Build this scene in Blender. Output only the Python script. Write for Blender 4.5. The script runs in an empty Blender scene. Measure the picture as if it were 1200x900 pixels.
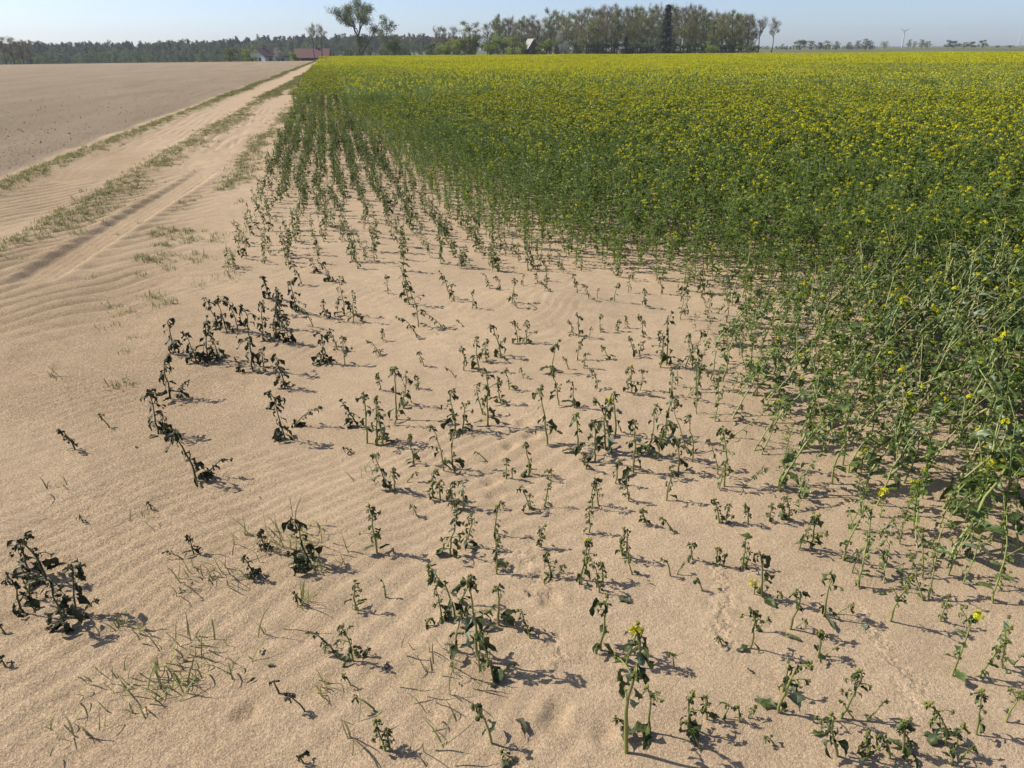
import bpy, math
import numpy as np
from mathutils import Matrix, Vector

# ------------------------------------------------------------------ camera
scene = bpy.context.scene
COL = scene.collection
FPX = 890.0                                     # focal length in pixels of the 1200 px wide photo
PITCH, YAW, ROLL, CAM_H = math.radians(23.8), math.radians(-12.6), math.radians(-0.45), 1.65
CAMR = Matrix.Rotation(YAW, 3, 'Z') @ Matrix.Rotation(math.pi/2 - PITCH, 3, 'X') @ Matrix.Rotation(ROLL, 3, 'Z')
cam = bpy.data.cameras.new('camera'); camo = bpy.data.objects.new('camera', cam); COL.objects.link(camo)
cam.sensor_width = 36; cam.lens = 36*FPX/1200; cam.clip_start = 0.05; cam.clip_end = 12000
camo.matrix_world = Matrix.Translation((0, 0, CAM_H)) @ CAMR.to_4x4()
scene.camera = camo

# ------------------------------------------------------------------ sky, sun, exposure
SUN_EL, SUN_AZ = math.radians(43), math.radians(-63)      # azimuth clockwise from +Y (the crop rows)
world = bpy.data.worlds.new('World'); scene.world = world; world.use_nodes = True
wn = world.node_tree.nodes; wl = world.node_tree.links
sky = wn.new('ShaderNodeTexSky'); sky.sky_type = 'NISHITA'; sky.sun_disc = False
sky.sun_elevation = SUN_EL; sky.sun_rotation = SUN_AZ
sky.air_density = 0.52; sky.dust_density = 0.8; sky.ozone_density = 1.5
wn['Background'].inputs['Strength'].default_value = 0.145
wl.new(sky.outputs[0], wn['Background'].inputs['Color'])
sun = bpy.data.lights.new('sun', 'SUN'); suno = bpy.data.objects.new('sun', sun); COL.objects.link(suno)
sun.energy = 5.0; sun.angle = math.radians(0.53); sun.color = (1.0, 0.94, 0.84)
sd = Vector((math.sin(SUN_AZ)*math.cos(SUN_EL), math.cos(SUN_AZ)*math.cos(SUN_EL), math.sin(SUN_EL)))
suno.rotation_euler = sd.to_track_quat('Z', 'Y').to_euler(); suno.location = (-40, 20, 60)
vs = scene.view_settings
vs.view_transform = 'Standard'; vs.look = 'None'; vs.gamma = 1; vs.exposure = 0.2; vs.use_curve_mapping = False
scene.cycles.max_bounces = 6; scene.cycles.transparent_max_bounces = 4; scene.cycles.volume_bounces = 0

rng = np.random.default_rng(7)
PI = math.pi
RIGHT = np.array([math.cos(YAW), math.sin(YAW), 0.0])      # horizontal right of the viewing direction
FWD = np.array([-math.sin(YAW), math.cos(YAW), 0.0])
CR = np.array(CAMR)

def ray(px, py): return CR @ np.array([(px-600)/FPX, (450-py)/FPX, -1.0])
def at(px, py, z=0.0):
    d = ray(px, py); t = (z-CAM_H)/d[2]
    return np.array([d[0]*t, d[1]*t, z])
def at_dist(px, dist):
    d = ray(px, 60); n = math.hypot(d[0], d[1]); return d[0]/n*dist, d[1]/n*dist
def project(p):
    q = CR.T @ (np.asarray(p, float) - np.array([0, 0, CAM_H])); return 600+FPX*q[0]/-q[2], 450-FPX*q[1]/-q[2]
def z_of(px, py, dist):                           # height seen at a pixel row at a given distance
    d = ray(px, py); return CAM_H + d[2]*dist/math.hypot(d[0], d[1])

# ------------------------------------------------------------------ noise and terrain
def _hash(ix, iy, s):
    h = (ix.astype(np.int64)*374761393 + iy.astype(np.int64)*668265263 + s*1442695041) & 0xffffffff
    h = ((h ^ (h >> 13))*1274126177) & 0xffffffff
    return ((h ^ (h >> 16)) & 0xffff)/65535.0
def noise(x, y, s=0):                             # smooth value noise, -1..1
    x = np.asarray(x, float); y = np.asarray(y, float)
    ix = np.floor(x); iy = np.floor(y); fx = x-ix; fy = y-iy
    ux = fx*fx*fx*(fx*(fx*6-15)+10); uy = fy*fy*fy*(fy*(fy*6-15)+10)
    a = _hash(ix, iy, s); b = _hash(ix+1, iy, s); c = _hash(ix, iy+1, s); d = _hash(ix+1, iy+1, s)
    return 2*((a*(1-ux)+b*ux)*(1-uy)+(c*(1-ux)+d*ux)*uy)-1
def sst(a, b, x):
    t = np.clip((np.asarray(x, float)-a)/(b-a), 0, 1); return t*t*(3-2*t)

EDGE = np.array([(-0.35, 400), (-0.2, 120), (-0.05, 60), (0.2, 32), (0.42, 18.9), (0.64, 12.8), (0.99, 8.9), (1.23, 6.9), (1.63, 5.95), (2.06, 5.5), (2.43, 5.05), (2.60, 4.72),
                 (2.09, 4.2), (1.87, 3.62), (1.68, 3.12), (1.50, 2.60), (1.42, 2.18), (1.48, 1.88), (1.58, 1.74), (1.70, 1.62), (1.82, 1.55), (2.0, 1.46), (2.1, 1.2), (2.3, 0.4), (2.4, -5)])
def crop_depth(x, y):                             # signed distance inside the dense crop (+ inside)
    x = np.asarray(x, float); y = np.asarray(y, float)
    best = np.full(x.shape, 1e9)
    for (ax, ay), (bx, by) in zip(EDGE[:-1], EDGE[1:]):
        dx, dy = bx-ax, by-ay
        t = np.clip(((x-ax)*dx+(y-ay)*dy)/(dx*dx+dy*dy), 0, 1)
        best = np.minimum(best, np.hypot(x-ax-t*dx, y-ay-t*dy))
    poly = np.vstack([EDGE, [(600, -5), (600, 400)]])
    ins = np.zeros(x.shape, bool); n = len(poly); j = n-1
    for i in range(n):
        xi, yi = poly[i]; xj, yj = poly[j]
        if yi != yj:
            c = ((yi > y) != (yj > y)) & (x < (xj-xi)*(y-yi)/(yj-yi)+xi); ins ^= c
        j = i
    return np.where(ins, best, -best)

def strip1_x(y): return -4.35 + 0.021*(y-11) + 0.10*noise(y*0.25, 0*y, 31)
def strip2_x(y): return -3.02 + 0.029*(y-8) + 0.10*noise(y*0.3, 0*y, 32)
def strip3_x(y): return -1.62 + 0.030*(y-7.5) + 0.12*noise(y*0.35, 0*y, 33)
PRINTS = [(287, 840, 40), (643, 705, 10), (655, 835, -20), (648, 852, 30), (707, 863, 15), (597, 523, 20), (580, 583, -10), (613, 497, 35), (622, 512, 0), (574, 566, 50)]
PRINTS = [(*at(a, b)[:2], math.radians(c)) for a, b, c in PRINTS]
TY0, TY1 = np.array([-2.42, 6.35]), np.array([-1.80, 13.2])

def height(x, y):
    x = np.asarray(x, float); y = np.asarray(y, float)
    d = np.hypot(x, y)
    left = sst(25, -25, x)
    z = -1.1*sst(140, 250, d)*(1-(1-left)*sst(330, 600, d))-3.8*left*sst(150, 470, d)
    near = 1-sst(14, 45, d)
    lf = sst(-0.3, -0.8, x-strip1_x(y))             # bare field left of the track
    fld = sst(0.1, 1.2, crop_depth(x, y))
    # wind ripples, crests running to the right and away
    a = math.radians(40); kx, ky = math.sin(a), -math.cos(a)
    warp = 0.16*noise(x*0.9, y*0.9, 1)+0.07*noise(x*2.3, y*2.3, 2)+0.02*noise(x*7, y*7, 3)
    u = x*kx+y*ky+warp
    ph = 2*PI*u/0.078
    m1 = sst(-0.55, 0.35, noise(x*0.8+3, y*0.8, 4)+0.35*noise(x*2.2, y*2.2, 5))*(1-0.75*sst(0.25, 0.9, x-0.35*(y-1.5)))
    rip = 0.0027*m1*(np.sin(ph)+0.3*np.sin(2*ph+0.8))
    road = sst(-4.3, -3.8, x)*sst(-1.2, -1.9, x)*sst(4.6, 5.8, y)
    a2 = math.radians(52); u2 = x*math.sin(a2)-y*math.cos(a2)+0.22*noise(x*0.8, y*0.6, 6)+0.07*noise(x*2.6, y*2.0, 7)
    ph2 = 2*PI*u2/0.19
    rip2 = 0.0115*(np.sin(ph2)+0.45*np.sin(2*ph2+1.0))*sst(-0.7, 0.3, noise(x*0.9, y*0.7, 8)+0.25)
    z = z + near*(1-lf)*(1-fld)*(rip*(1-road)+rip2*road)
    # low undulation and drifted hummocks
    z = z + near*(1-lf)*(0.018*noise(x*0.8, y*0.8, 9)+0.010*noise(x*1.9, y*1.9, 10)+0.0035*noise(x*5, y*5, 11))
    cx, cy, _ = at(640, 352)
    z = z + 0.05*np.exp(-(((x-cx)*0.9+(y-cy)*0.5)/0.35)**2-((y-cy)/0.28)**2)
    # lumpy coarse grit on the left foreground and clods on the bare field
    grit = sst(0.2, -0.8, x+0.25*(y-3))*(1-road)*(1-lf)*near
    z = z + grit*(0.0016*noise(x*21, y*21, 12)+0.0011*noise(x*43, y*43, 13))
    z = z + lf*(1-sst(60, 120, d))*(0.022*noise(x*2.1, y*2.1, 14)+0.014*noise(x*5.3, y*5.3, 15)+0.01*noise(x*11, y*11, 16))
    # tracks: hollow ruts between the grass strips, raised strips
    trk = (1-sst(80, 140, y))*sst(3.5, 6, y)
    for sx, w, h in ((strip1_x(y), 0.30, 0.05), (strip2_x(y), 0.28, 0.035)):
        z = z + trk*h*np.exp(-((x-sx)/w)**2)
    # fresh tyre print
    dv = (TY1-TY0)/np.linalg.norm(TY1-TY0)
    s = (x-TY0[0])*dv[0]+(y-TY0[1])*dv[1]; o = (x-TY0[0])*dv[1]-(y-TY0[1])*dv[0]
    tm = sst(0.0, 0.35, s)*(1-sst(4.5, 7.0, s))
    prof = np.where(np.abs(o) < 0.17, -0.022+0.006*np.cos(o*2*PI/0.075), 0.0)+0.018*np.exp(-((o+0.23)/0.07)**2)+0.014*np.exp(-((o-0.23)/0.06)**2)
    z = z*(1-tm*np.exp(-(o/0.2)**4)) + tm*prof
    for fx, fy, fa in PRINTS:
        c, sn = math.cos(fa), math.sin(fa); dx = x-fx; dy = y-fy; lx = dx*c+dy*sn; ly = -dx*sn+dy*c
        ly = ly+0.35*np.abs(lx)+0.008*noise(x*60, y*60, 90); lx = lx+0.006*noise(x*55, y*55, 91)
        r = np.sqrt((np.abs(lx)-0.015)**2/0.011**2+ly**2/0.028**2)
        q = np.sqrt(lx**2/0.036**2+ly**2/0.042**2)
        z = z - 0.012*np.exp(-r**4) - 0.003*np.exp(-q**4) + 0.005*np.exp(-((q-1.3)/0.25)**2)*(0.6+0.6*noise(x*30, y*30, 92))
    return z
def hz(x, y):
    d = math.hypot(x, y)
    if d > 125:
        left = float(sst(25, -25, x)); return -1.1*float(sst(140, 250, d))*(1-(1-left)*float(sst(330, 600, d)))-3.8*left*float(sst(150, 470, d))
    return float(height(np.array([x]), np.array([y]))[0])

# ------------------------------------------------------------------ materials
def new_mat(name):
    m = bpy.data.materials.new(name); m.use_nodes = True
    nt = m.node_tree; b = nt.nodes['Principled BSDF']; return m, nt, b
def N(nt, t, **kw):
    n = nt.nodes.new(t)
    for k, v in kw.items(): setattr(n, k, v)
    return n
def mixc(nt, fac, a, b, blend='MIX'):
    n = N(nt, 'ShaderNodeMix', data_type='RGBA', blend_type=blend)
    for sock, v in ((n.inputs[0], fac), (n.inputs[6], a), (n.inputs[7], b)):
        if hasattr(v, 'is_linked'): nt.links.new(v, sock)
        elif isinstance(v, (tuple, list)): sock.default_value = (*v, 1)
        else: sock.default_value = v
    return n.outputs[2]
def ramp(nt, src, p0, p1, c0=(0, 0, 0), c1=(1, 1, 1)):
    r = N(nt, 'ShaderNodeValToRGB'); e = r.color_ramp.elements
    e[0].position, e[1].position = p0, p1; e[0].color = (*c0, 1); e[1].color = (*c1, 1)
    nt.links.new(src, r.inputs[0]); return r.outputs[0]
def tex(nt, vec, scale, detail=3, rough=0.55):
    n = N(nt, 'ShaderNodeTexNoise'); n.inputs['Scale'].default_value = scale
    n.inputs['Detail'].default_value = detail; n.inputs['Roughness'].default_value = rough
    nt.links.new(vec, n.inputs['Vector']); return n.outputs['Fac']

def leaf_mat(name, c0, c1, rough=0.5, transl=0.25, spec=0.4, vein=True):
    m, nt, b = new_mat(name)
    oi = N(nt, 'ShaderNodeObjectInfo'); tc = N(nt, 'ShaderNodeTexCoord')
    col = mixc(nt, oi.outputs['Random'], c0, c1)
    nz = tex(nt, tc.outputs['Object'], 6.0, 3)
    col = mixc(nt, ramp(nt, nz, 0.4, 0.75), col, tuple(v*0.65 for v in c0))
    nt.links.new(col, b.inputs['Base Color'])
    b.inputs['Roughness'].default_value = rough; b.inputs['Specular IOR Level'].default_value = spec
    tr = N(nt, 'ShaderNodeBsdfTranslucent'); nt.links.new(col, tr.inputs['Color'])
    ms = N(nt, 'ShaderNodeMixShader'); ms.inputs[0].default_value = transl
    nt.links.new(b.outputs[0], ms.inputs[1]); nt.links.new(tr.outputs[0], ms.inputs[2])
    nt.links.new(ms.outputs[0], nt.nodes['Material Output'].inputs[0])
    return m
def plain(name, c, rough=0.8, var=0.25, scale=3.0, bump=0.0):
    m, nt, b = new_mat(name); tc = N(nt, 'ShaderNodeTexCoord')
    nz = tex(nt, tc.outputs['Object'], scale, 5)
    nt.links.new(mixc(nt, nz, tuple(v*(1-var) for v in c), tuple(min(1, v*(1+var)) for v in c)), b.inputs['Base Color'])
    b.inputs['Roughness'].default_value = rough
    if bump:
        bp = N(nt, 'ShaderNodeBump'); bp.inputs['Strength'].default_value = bump
        nt.links.new(nz, bp.inputs['Height']); nt.links.new(bp.outputs[0], b.inputs['Normal'])
    return m

M = {}
M['leaf_black'] = leaf_mat('blackened_leaf', (0.026, 0.034, 0.012), (0.062, 0.075, 0.022), 0.55, 0.12)
M['leaf_wilt'] = leaf_mat('wilted_leaf', (0.036, 0.053, 0.015), (0.13, 0.16, 0.045), 0.5, 0.2)
M['leaf_edge'] = leaf_mat('row_leaf', (0.070, 0.100, 0.024), (0.16, 0.205, 0.052), 0.45, 0.3, 0.4)
M['leaf_lean'] = leaf_mat('dull_green_leaf', (0.095, 0.145, 0.034), (0.18, 0.235, 0.075), 0.40, 0.3, 0.45)
M['leaf_crop'] = leaf_mat('crop_leaf', (0.125, 0.195, 0.026), (0.225, 0.300, 0.050), 0.38, 0.40, 0.4)
M['leaf_pale'] = leaf_mat('pale_leaf_underside', (0.17, 0.23, 0.13), (0.25, 0.31, 0.20), 0.5, 0.2)
M['leaf_dry'] = leaf_mat('dry_leaf', (0.05, 0.05, 0.025), (0.14, 0.13, 0.07), 0.7, 0.1)
M['stem_black'] = plain('dark_stem', (0.075, 0.085, 0.025), 0.6, 0.4, 30)
M['stem_wilt'] = plain('wilted_stem', (0.22, 0.235, 0.068), 0.55, 0.3, 30)
M['stem_lean'] = plain('pale_stem', (0.27, 0.29, 0.085), 0.5, 0.25, 30)
M['stem_crop'] = plain('crop_stem', (0.14, 0.185, 0.055), 0.5, 0.25, 30)
M['bud_black'] = leaf_mat('dark_bud', (0.04, 0.045, 0.015), (0.08, 0.085, 0.025), 0.7, 0.1)
M['bud'] = leaf_mat('green_bud', (0.19, 0.215, 0.04), (0.33, 0.335, 0.065), 0.6, 0.3)
M['petal'] = leaf_mat('yellow_petal', (0.66, 0.61, 0.012), (0.76, 0.72, 0.03), 0.6, 0.3, 0.2)
M['grass'] = leaf_mat('grass_blade', (0.22, 0.25, 0.06), (0.36, 0.37, 0.12), 0.5, 0.3)
M['grass_dry'] = leaf_mat('dry_grass', (0.22, 0.19, 0.09), (0.36, 0.31, 0.16), 0.7, 0.2)
M['bark'] = plain('bark', (0.085, 0.068, 0.052), 0.9, 0.4, 1.5)
M['twig'] = leaf_mat('brown_twig', (0.23, 0.195, 0.12), (0.36, 0.31, 0.20), 0.85, 0.35, 0.1)
M['twig_olive'] = leaf_mat('budding_twig', (0.22, 0.22, 0.075), (0.34, 0.335, 0.125), 0.8, 0.4, 0.1)
M['fol_light'] = leaf_mat('spring_foliage', (0.30, 0.36, 0.05), (0.42, 0.48, 0.08), 0.6, 0.6, 0.2)
M['fol_mid'] = leaf_mat('mid_foliage', (0.11, 0.155, 0.045), (0.19, 0.245, 0.075), 0.6, 0.45, 0.2)
M['fol_dark'] = leaf_mat('conifer_needles', (0.028, 0.046, 0.022), (0.05, 0.075, 0.032), 0.7, 0.1, 0.2)
M['fol_forest'] = leaf_mat('forest_foliage', (0.06, 0.095, 0.036), (0.14, 0.185, 0.06), 0.7, 0.35, 0.2)
M['blossom'] = leaf_mat('white_blossom', (0.42, 0.42, 0.36), (0.62, 0.61, 0.54), 0.7, 0.3, 0.1)
M['roof_brown'] = plain('brown_roof', (0.075, 0.045, 0.045), 0.8, 0.25, 2)
M['roof_red'] = plain('red_roof', (0.15, 0.068, 0.062), 0.8, 0.25, 2)
M['roof_pale'] = plain('pale_roof', (0.34, 0.31, 0.28), 0.6, 0.1, 2)
M['wall_white'] = plain('white_wall', (0.62, 0.62, 0.60), 0.85, 0.08, 2)
M['wall_brown'] = plain('board_wall', (0.10, 0.075, 0.055), 0.85, 0.3, 2)
M['glass'] = plain('window_pane', (0.03, 0.035, 0.04), 0.1, 0.1, 2)
M['brick'] = plain('brick_chimney', (0.28, 0.12, 0.08), 0.85, 0.2, 4)
M['mast'] = plain('pale_metal', (0.55, 0.57, 0.6), 0.5, 0.05, 1)
M['clod'] = plain('soil_clod', (0.30, 0.235, 0.165), 0.95, 0.3, 8)

def sand_mat():
    m, nt, b = new_mat('sandy_ground'); L = nt.links
    geo = N(nt, 'ShaderNodeNewGeometry'); pos = geo.outputs['Position']
    at1 = N(nt, 'ShaderNodeAttribute', attribute_name='soil'); at2 = N(nt, 'ShaderNodeAttribute', attribute_name='grit')
    at3 = N(nt, 'ShaderNodeAttribute', attribute_name='green'); at4 = N(nt, 'ShaderNodeAttribute', attribute_name='trod')
    blot = tex(nt, pos, 1.3, 4); mid = tex(nt, pos, 9, 4); grain = tex(nt, pos, 240, 3, 0.75); grit = tex(nt, pos, 75, 3, 0.7)
    col = mixc(nt, ramp(nt, blot, 0.3, 0.72), (0.46, 0.345, 0.225), (0.54, 0.41, 0.275))
    col = mixc(nt, ramp(nt, mid, 0.42, 0.75), col, (0.43, 0.32, 0.21))
    peb = tex(nt, pos, 115, 2, 0.8)
    col = mixc(nt, 0.55, col, mixc(nt, ramp(nt, peb, 0.33, 0.68), (0.60, 0.58, 0.55), (1.34, 1.33, 1.30)), 'MULTIPLY')
    sp = mixc(nt, ramp(nt, grain, 0.30, 0.72), (0.36, 0.34, 0.31), (1.5, 1.48, 1.44))
    mg = N(nt, 'ShaderNodeMath', operation='MULTIPLY_ADD'); L.new(at2.outputs['Fac'], mg.inputs[0]); mg.inputs[1].default_value = 0.4; mg.inputs[2].default_value = 0.5
    col = mixc(nt, mg.outputs[0], col, sp, 'MULTIPLY')
    sp2 = mixc(nt, ramp(nt, grit, 0.34, 0.66), (0.62, 0.60, 0.57), (1.2, 1.19, 1.16))
    mg2 = N(nt, 'ShaderNodeMath', operation='MULTIPLY'); L.new(at2.outputs['Fac'], mg2.inputs[0]); mg2.inputs[1].default_value = 0.7
    col = mixc(nt, mg2.outputs[0], col, sp2, 'MULTIPLY')
    # bare tilled soil left of the track, greyer, with darker crumbs and streaks along the working direction
    mp = N(nt, 'ShaderNodeMapping'); mp.inputs['Scale'].default_value = (1.0, 0.16, 1.0); mp.inputs['Rotation'].default_value = (0, 0, math.radians(68)); L.new(pos, mp.inputs[0])
    st = tex(nt, mp.outputs[0], 0.55, 5, 0.6)
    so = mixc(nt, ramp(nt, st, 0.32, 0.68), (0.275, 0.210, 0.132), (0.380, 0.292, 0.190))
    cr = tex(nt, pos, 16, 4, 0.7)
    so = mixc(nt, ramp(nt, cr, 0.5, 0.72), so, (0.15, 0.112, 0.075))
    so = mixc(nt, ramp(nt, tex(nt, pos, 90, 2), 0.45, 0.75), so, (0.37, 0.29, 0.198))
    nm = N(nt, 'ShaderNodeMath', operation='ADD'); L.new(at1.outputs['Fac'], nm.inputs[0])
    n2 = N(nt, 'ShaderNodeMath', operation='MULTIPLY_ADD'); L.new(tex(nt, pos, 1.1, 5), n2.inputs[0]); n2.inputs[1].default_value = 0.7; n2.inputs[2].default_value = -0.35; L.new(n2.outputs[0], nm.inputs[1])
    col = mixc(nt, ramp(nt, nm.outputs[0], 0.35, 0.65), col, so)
    gr = mixc(nt, ramp(nt, tex(nt, pos, 0.02, 4), 0.35, 0.65), (0.06, 0.09, 0.03), (0.13, 0.14, 0.055))
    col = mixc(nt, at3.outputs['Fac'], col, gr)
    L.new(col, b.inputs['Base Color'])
    b.inputs['Roughness'].default_value = 0.95; b.inputs['Specular IOR Level'].default_value = 0.15
    # fine relief
    b1 = N(nt, 'ShaderNodeBump'); b1.inputs['Distance'].default_value = 0.004; b1.inputs['Strength'].default_value = 0.9; hs = N(nt, 'ShaderNodeMath', operation='ADD'); L.new(grain, hs.inputs[0]); L.new(peb, hs.inputs[1]); L.new(hs.outputs[0], b1.inputs['Height'])
    b2 = N(nt, 'ShaderNodeBump'); b2.inputs['Distance'].default_value = 0.010; L.new(grit, b2.inputs['Height']); L.new(b1.outputs[0], b2.inputs['Normal'])
    ms = N(nt, 'ShaderNodeMath', operation='MULTIPLY_ADD'); L.new(at2.outputs['Fac'], ms.inputs[0]); ms.inputs[1].default_value = 0.7; ms.inputs[2].default_value = 0.22; L.new(ms.outputs[0], b2.inputs['Strength'])
    b3 = N(nt, 'ShaderNodeBump'); b3.inputs['Distance'].default_value = 0.09; L.new(cr, b3.inputs['Height']); L.new(b2.outputs[0], b3.inputs['Normal'])
    L.new(at1.outputs['Fac'], b3.inputs['Strength'])
    tn = tex(nt, pos, 24, 2, 0.5)
    b4 = N(nt, 'ShaderNodeBump'); b4.inputs['Distance'].default_value = 0.03; L.new(ramp(nt, tn, 0.38, 0.55), b4.inputs['Height']); L.new(b3.outputs[0], b4.inputs['Normal'])
    t5 = N(nt, 'ShaderNodeMath', operation='MULTIPLY'); L.new(at4.outputs['Fac'], t5.inputs[0]); t5.inputs[1].default_value = 0.38; L.new(t5.outputs[0], b4.inputs['Strength'])
    L.new(b4.outputs[0], b.inputs['Normal'])
    return m
M['sand'] = sand_mat()

# ------------------------------------------------------------------ mesh helpers
def mk_mesh(name, V, Fc, mats, mi=None, smooth=True):
    me = bpy.data.meshes.new(name)
    V = np.asarray(V, np.float32).reshape(-1, 3)
    if isinstance(Fc, np.ndarray) and Fc.ndim == 2:
        k = Fc.shape[1]; n = len(Fc)
        me.vertices.add(len(V)); me.vertices.foreach_set('co', V.ravel())
        me.loops.add(n*k); me.loops.foreach_set('vertex_index', Fc.astype(np.int32).ravel())
        me.polygons.add(n); me.polygons.foreach_set('loop_start', np.arange(0, n*k, k, dtype=np.int32))
        me.polygons.foreach_set('loop_total', np.full(n, k, np.int32))
    else:
        me.from_pydata([tuple(map(float, v)) for v in V], [], [tuple(int(i) for i in f) for f in Fc])
    for m in mats: me.materials.append(M[m])
    if mi is not None: me.polygons.foreach_set('material_index', np.asarray(mi, np.int32))
    me.polygons.foreach_set('use_smooth', np.full(len(me.polygons), smooth, bool))
    me.update(calc_edges=True); me.validate()
    return me
class MB:                                          # collects pieces into one mesh
    def __init__(s): s.V = []; s.F = []; s.I = []; s.mats = []; s.n = 0
    def add(s, V, Fc, mat):
        V = np.asarray(V, float).reshape(-1, 3)
        if mat not in s.mats: s.mats.append(mat)
        k = s.mats.index(mat)
        s.V.append(V)
        for f in Fc: s.F.append([int(i)+s.n for i in f]); s.I.append(k)
        s.n += len(V)
    def mesh(s, name, smooth=True): return mk_mesh(name, np.vstack(s.V), s.F, s.mats, s.I, smooth)
def link(name, data, parent=None, mat=None):
    o = bpy.data.objects.new(name, data); COL.objects.link(o)
    if parent is not None: o.parent = parent
    if mat is not None: o.matrix_local = mat
    return o
def tag(o, label, cat, group=None, kind=None):
    o['label'] = label
    if cat: o['category'] = cat
    if group: o['group'] = group
    if kind: o['kind'] = kind
    return o
def tube(P, Rr, sides=6, cap=True):
    P = np.asarray(P, float); n = len(P); Rr = np.broadcast_to(np.asarray(Rr, float), (n,))
    T = np.gradient(P, axis=0); T /= np.linalg.norm(T, axis=1)[:, None]+1e-9
    up = np.array([0.31, 0.77, 0.2]) if abs(T[0][2]) > 0.5 else np.array([0, 0, 1.0])
    V = []
    for i in range(n):
        a = np.cross(up, T[i]); a /= np.linalg.norm(a)+1e-9; b = np.cross(T[i], a); up = b if i else np.cross(T[i], a)
        up = np.cross(T[i], a)
        for k in range(sides):
            w = 2*PI*k/sides; V.append(P[i]+Rr[i]*(math.cos(w)*a+math.sin(w)*b))
        up = b
    Fc = [(i*sides+k, i*sides+(k+1) % sides, (i+1)*sides+(k+1) % sides, (i+1)*sides+k) for i in range(n-1) for k in range(sides)]
    if cap: Fc.append(tuple(range((n-1)*sides, n*sides)))
    return np.array(V), Fc
def box(x0, x1, y0, y1, z0, z1):
    V = [(x, y, z) for z in (z0, z1) for y in (y0, y1) for x in (x0, x1)]
    return V, [(0, 2, 3, 1), (4, 5, 7, 6), (0, 1, 5, 4), (2, 6, 7, 3), (0, 4, 6, 2), (1, 3, 7, 5)]

# ------------------------------------------------------------------ ground
def axis(a0, a1, step, lo, hi, grow, mx):
    c = list(np.arange(a0, a1, step)); s = step; v = c[-1]
    while v < hi: s = min(max(s*grow, step), mx(v)); v += s; c.append(v)
    s = step; v = c[0]; p = []
    while v > lo: s = min(s*grow, mx(v)); v -= s; p.append(v)
    return np.array(p[::-1]+c)
gx = axis(-1.7, 2.2, 0.0155, -2000, 2000, 1.05, lambda v: 0.03 if abs(v) < 4.6 else 0.02*abs(v)**1.25)
gy = axis(0.95, 4.2, 0.0155, -600, 2000, 1.05, lambda v: 0.034 if 0 < v < 11 else (0.02*abs(v)**1.18 if v > 0 else 0.3*abs(v)+0.1))
X, Y = np.meshgrid(gx, gy); nx, ny = len(gx), len(gy)
Z = height(X, Y)
idx = np.arange(nx*ny).reshape(ny, nx)
Fg = np.stack([idx[:-1, :-1], idx[:-1, 1:], idx[1:, 1:], idx[1:, :-1]], -1).reshape(-1, 4)
gm = mk_mesh('ground', np.stack([X, Y, Z], -1), Fg, ['sand'])
x, y = X.ravel(), Y.ravel(); dd = np.hypot(x, y)
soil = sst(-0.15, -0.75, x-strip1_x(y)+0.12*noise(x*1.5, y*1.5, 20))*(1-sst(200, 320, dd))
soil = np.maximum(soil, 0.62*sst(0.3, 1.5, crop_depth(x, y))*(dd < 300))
gritv = np.clip(sst(0.5, -0.9, x+0.25*(y-3))*(1-soil)*(0.75+0.5*noise(x*1.2, y*1.2, 21)), 0, 1)
green = sst(185, 240, dd)*0.9
trod = np.zeros_like(x)
for trail in (((618, 490), (585, 590), (640, 700), (655, 800), (650, 899)), ((1010, 720), (1060, 800), (1100, 880)), ((800, 600), (850, 690), (845, 760)), ((300, 860), (290, 800))):
    tp = [at(*q)[:2] for q in trail]
    for (ax, ay), (bx, by) in zip(tp[:-1], tp[1:]):
        t = np.clip(((x-ax)*(bx-ax)+(y-ay)*(by-ay))/((bx-ax)**2+(by-ay)**2), 0, 1)
        trod = np.maximum(trod, np.exp(-(np.hypot(x-ax-t*(bx-ax), y-ay-t*(by-ay))/0.05)**2)*sst(-0.2, 0.5, noise(x*6, y*6, 70)))
trod = np.maximum(trod, 0.28*sst(0.1, 0.7, noise(x*1.6, y*1.6, 71))*sst(0.0, 0.8, x)*(y < 5))
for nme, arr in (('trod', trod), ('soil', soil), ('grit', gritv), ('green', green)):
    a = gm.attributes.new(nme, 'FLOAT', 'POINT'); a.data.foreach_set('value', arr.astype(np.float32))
ground = link('ground', gm); ground['kind'] = 'structure'
tag(ground, 'pale rippled sandy soil with a track and bare tilled field', None)
print('ground', nx, ny, nx*ny)

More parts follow.
